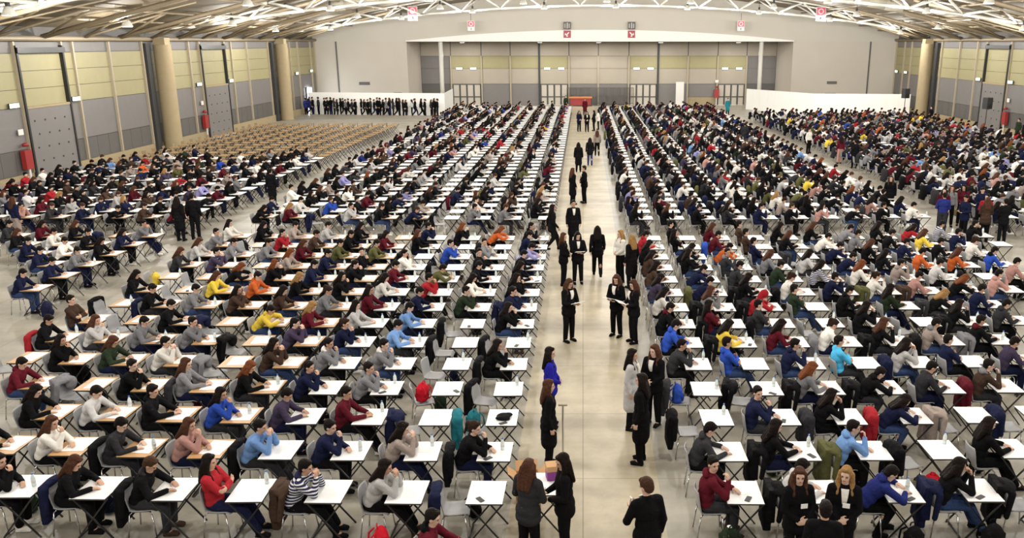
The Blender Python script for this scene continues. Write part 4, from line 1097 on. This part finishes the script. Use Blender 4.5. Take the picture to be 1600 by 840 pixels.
# ------------------------------------------------------------------ loose things in the foreground
# person at the very bottom edge, left of the aisle
chair((-2.12, 10.25, 0), 0, 'grey plastic chair at the bottom edge left of the box table', 'grey plastic chairs')
person((-2.12, 10.25, 0), 0, 'u', 'm', 's', 'dark-haired person in maroon at the bottom edge of the picture', 'seated candidates')
bag((-1.62, 10.35, 0), 'v', 'olive bag on the floor beside the maroon person at the bottom edge', .4, 1.1)
# box table
bx_, by_ = -.62, 12.0
desk((bx_, by_, 0), 'w', 'white folding desk with cardboard boxes in the central aisle', 'folding exam desks')
b = empty('cardboard_box', (-.92, 12.62, 0), .15); b.scale = (.78, .78, .9); tag(b, 'open cardboard box with raised flaps beside the aisle desk', 'box')
for nm, a0, a1 in (('side', (-.25, -.2, 0), (-.24, .2, .62)), ('side', (.24, -.2, 0), (.25, .2, .62)), ('side', (-.25, -.2, 0), (.25, -.19, .62)), ('side', (-.25, .19, 0), (.25, .2, .62)), ('bottom', (-.24, -.19, 0), (.24, .19, .01))):
    MB().box2(a0, a1).obj(nm, M['card'], b)
for ang, c_, d_ in ((R(-35), (-.33, 0, .68), (.24, .38, .008)), (R(35), (.33, 0, .68), (.24, .38, .008))):
    MB().box(c_, d_, Matrix.Rotation(-ang, 3, 'Y')).obj('flap', M['card'], b)
MB().box((0, -.28, .69), (.48, .22, .008), Matrix.Rotation(R(-40), 3, 'X')).obj('flap', M['card'], b); MB().box((0, .28, .69), (.48, .22, .008), Matrix.Rotation(R(40), 3, 'X')).obj('flap', M['card'], b)
b = empty('paper_bag', (-.46, 12.18, .745), .2); tag(b, 'brown and purple carton on the aisle desk', 'carton')
MB().box2((-.13, -.1, 0), (.13, .1, .16)).obj('carton_base', M['purple'], b); MB().box2((-.135, -.105, .16), (.135, .105, .25)).obj('carton_lid', M['card'], b)
for k in range(3):
    o = put('exam_paper', PAPER_S); o.location = (-.70 + .03 * k, 11.85 + .05 * k, .7425 + .003 * k); tag(o, 'loose white sheet on the aisle desk, %s of three' % ('bottom', 'middle', 'top')[k], 'paper', 'sheets on the aisle desk')
po = MB().tube((-.36, 13.85, 0), (-.36, 13.85, 1.25), .016, 8).obj('pole', M['chrome']); tag(po, 'upright metal pole beside the person in the long black coat', 'pole')
MB().box((-.36, 13.85, 1.26), (.16, .05, .03)).obj('handle', M['post'], po)
BAGS = [(-3.05, 11.24, 'r', 'bright red backpack on the floor in front of the front row', 1.05, .3), (-9.15, 12.4, 'e', 'dark green backpack on the floor at the front left', 1.05, 1), (2.2, 11.2, 'e', 'dark green bag with white badge by the maroon hooded person', 1.1, 2),
        (5.0, 11.24, 'k', 'black backpack standing in front of the dark blue sweater desk', 1.05, -1.3), (6.2, 11.24, 'k', 'black backpack with white logo at the lower right', 1.15, -1.4), (desk_xy('L', 3, 1)[0] - .52, desk_xy('L', 3, 1)[1], 'r', 'red backpack hanging on an empty chair in the fourth row', .95, 2.6),
        (desk_xy('L', 2, 0)[0] - .55, desk_xy('L', 2, 0)[1], 'T', 'teal rucksack on a chair in the third row', 1.0, 2.6), (-1.75, 13.75, 'e', 'round green bag on the floor behind the black sweater person', .95, 0),
        (desk_xy('R', 3, 0)[0] - .58, desk_xy('R', 3, 0)[1] - .05, 'b', 'bright blue bag on the chair at the right aisle edge', .95, 0), (-15.1, 22.6, 'n', 'navy backpack on the floor at the left aisle', 1.1, 0), (desk_xy('L', 9, 9)[0] - .5, desk_xy('L', 9, 9)[1], 'y', 'yellow bag on a chair by the left aisle', .9, 0),
        (5.95, 12.9, 'r', 'red bag under the empty chair in the second row right', 1.0, 1)]
for x, y, c, l, sc, rz in BAGS:
    z = .46 if 'chair' in l and 'under' not in l else (.55 if 'carrier' in l else 0)
    o = bag((x, y, z), c, l, rz, sc)
    if c == 'r': 
        for ch in o.children: ch.color = (.55, .015, .03, 1)
def stick(o, nm, me, loc): q = put(nm, me, o); q.location = loc; return q
BADGE = MB().box((0, 0, 0), (.012, .10, .07)).mesh('name_badge', M['paper'])
for o in list(COL.objects):
    l = o.get('label', '')
    if 'name badge' in l or l.startswith('blonde person in black jacket'): stick(o, 'name_badge', BADGE, (.175, .03, 1.22))
    if 'white logo' in l or 'white badge' in l and o.type == 'EMPTY': stick(o, 'logo', MB().lathe([(.035, 0), (.035, .006)], 12).mesh('logo', M['paper']) if 'badge' in l else MB().box((0, 0, 0), (.006, .09, .03)).mesh('logo', M['paper']), (.153, 0, .16) if 'logo' in l else (0, 0, .43))
hat = fuse(MB().ell((0, 0, .03), (.14, .15, .035)).ell((.08, .06, .035), (.09, .08, .03)).ell((-.06, -.08, .03), (.09, .07, .03)).ell((.02, -.1, .02), (.12, .06, .02)), .012, 2).obj('scarf', M['coat'], smooth=True)
X, Y = desk_xy('L', 2, 0); hat.location = (X + .02, Y - .02, .745); hat.color = (.006, .006, .007, 1); tag(hat, 'crumpled black scarf lying on the desk in the third row', 'scarf')
print('SEATS', seat_n, 'NEAR', len(near), 'FAR', len(far), 'TRIS', sum(len(h.T) and sum(len(t) for t in h.T) for h in (crowd, desks_, chairs_, coats_)))
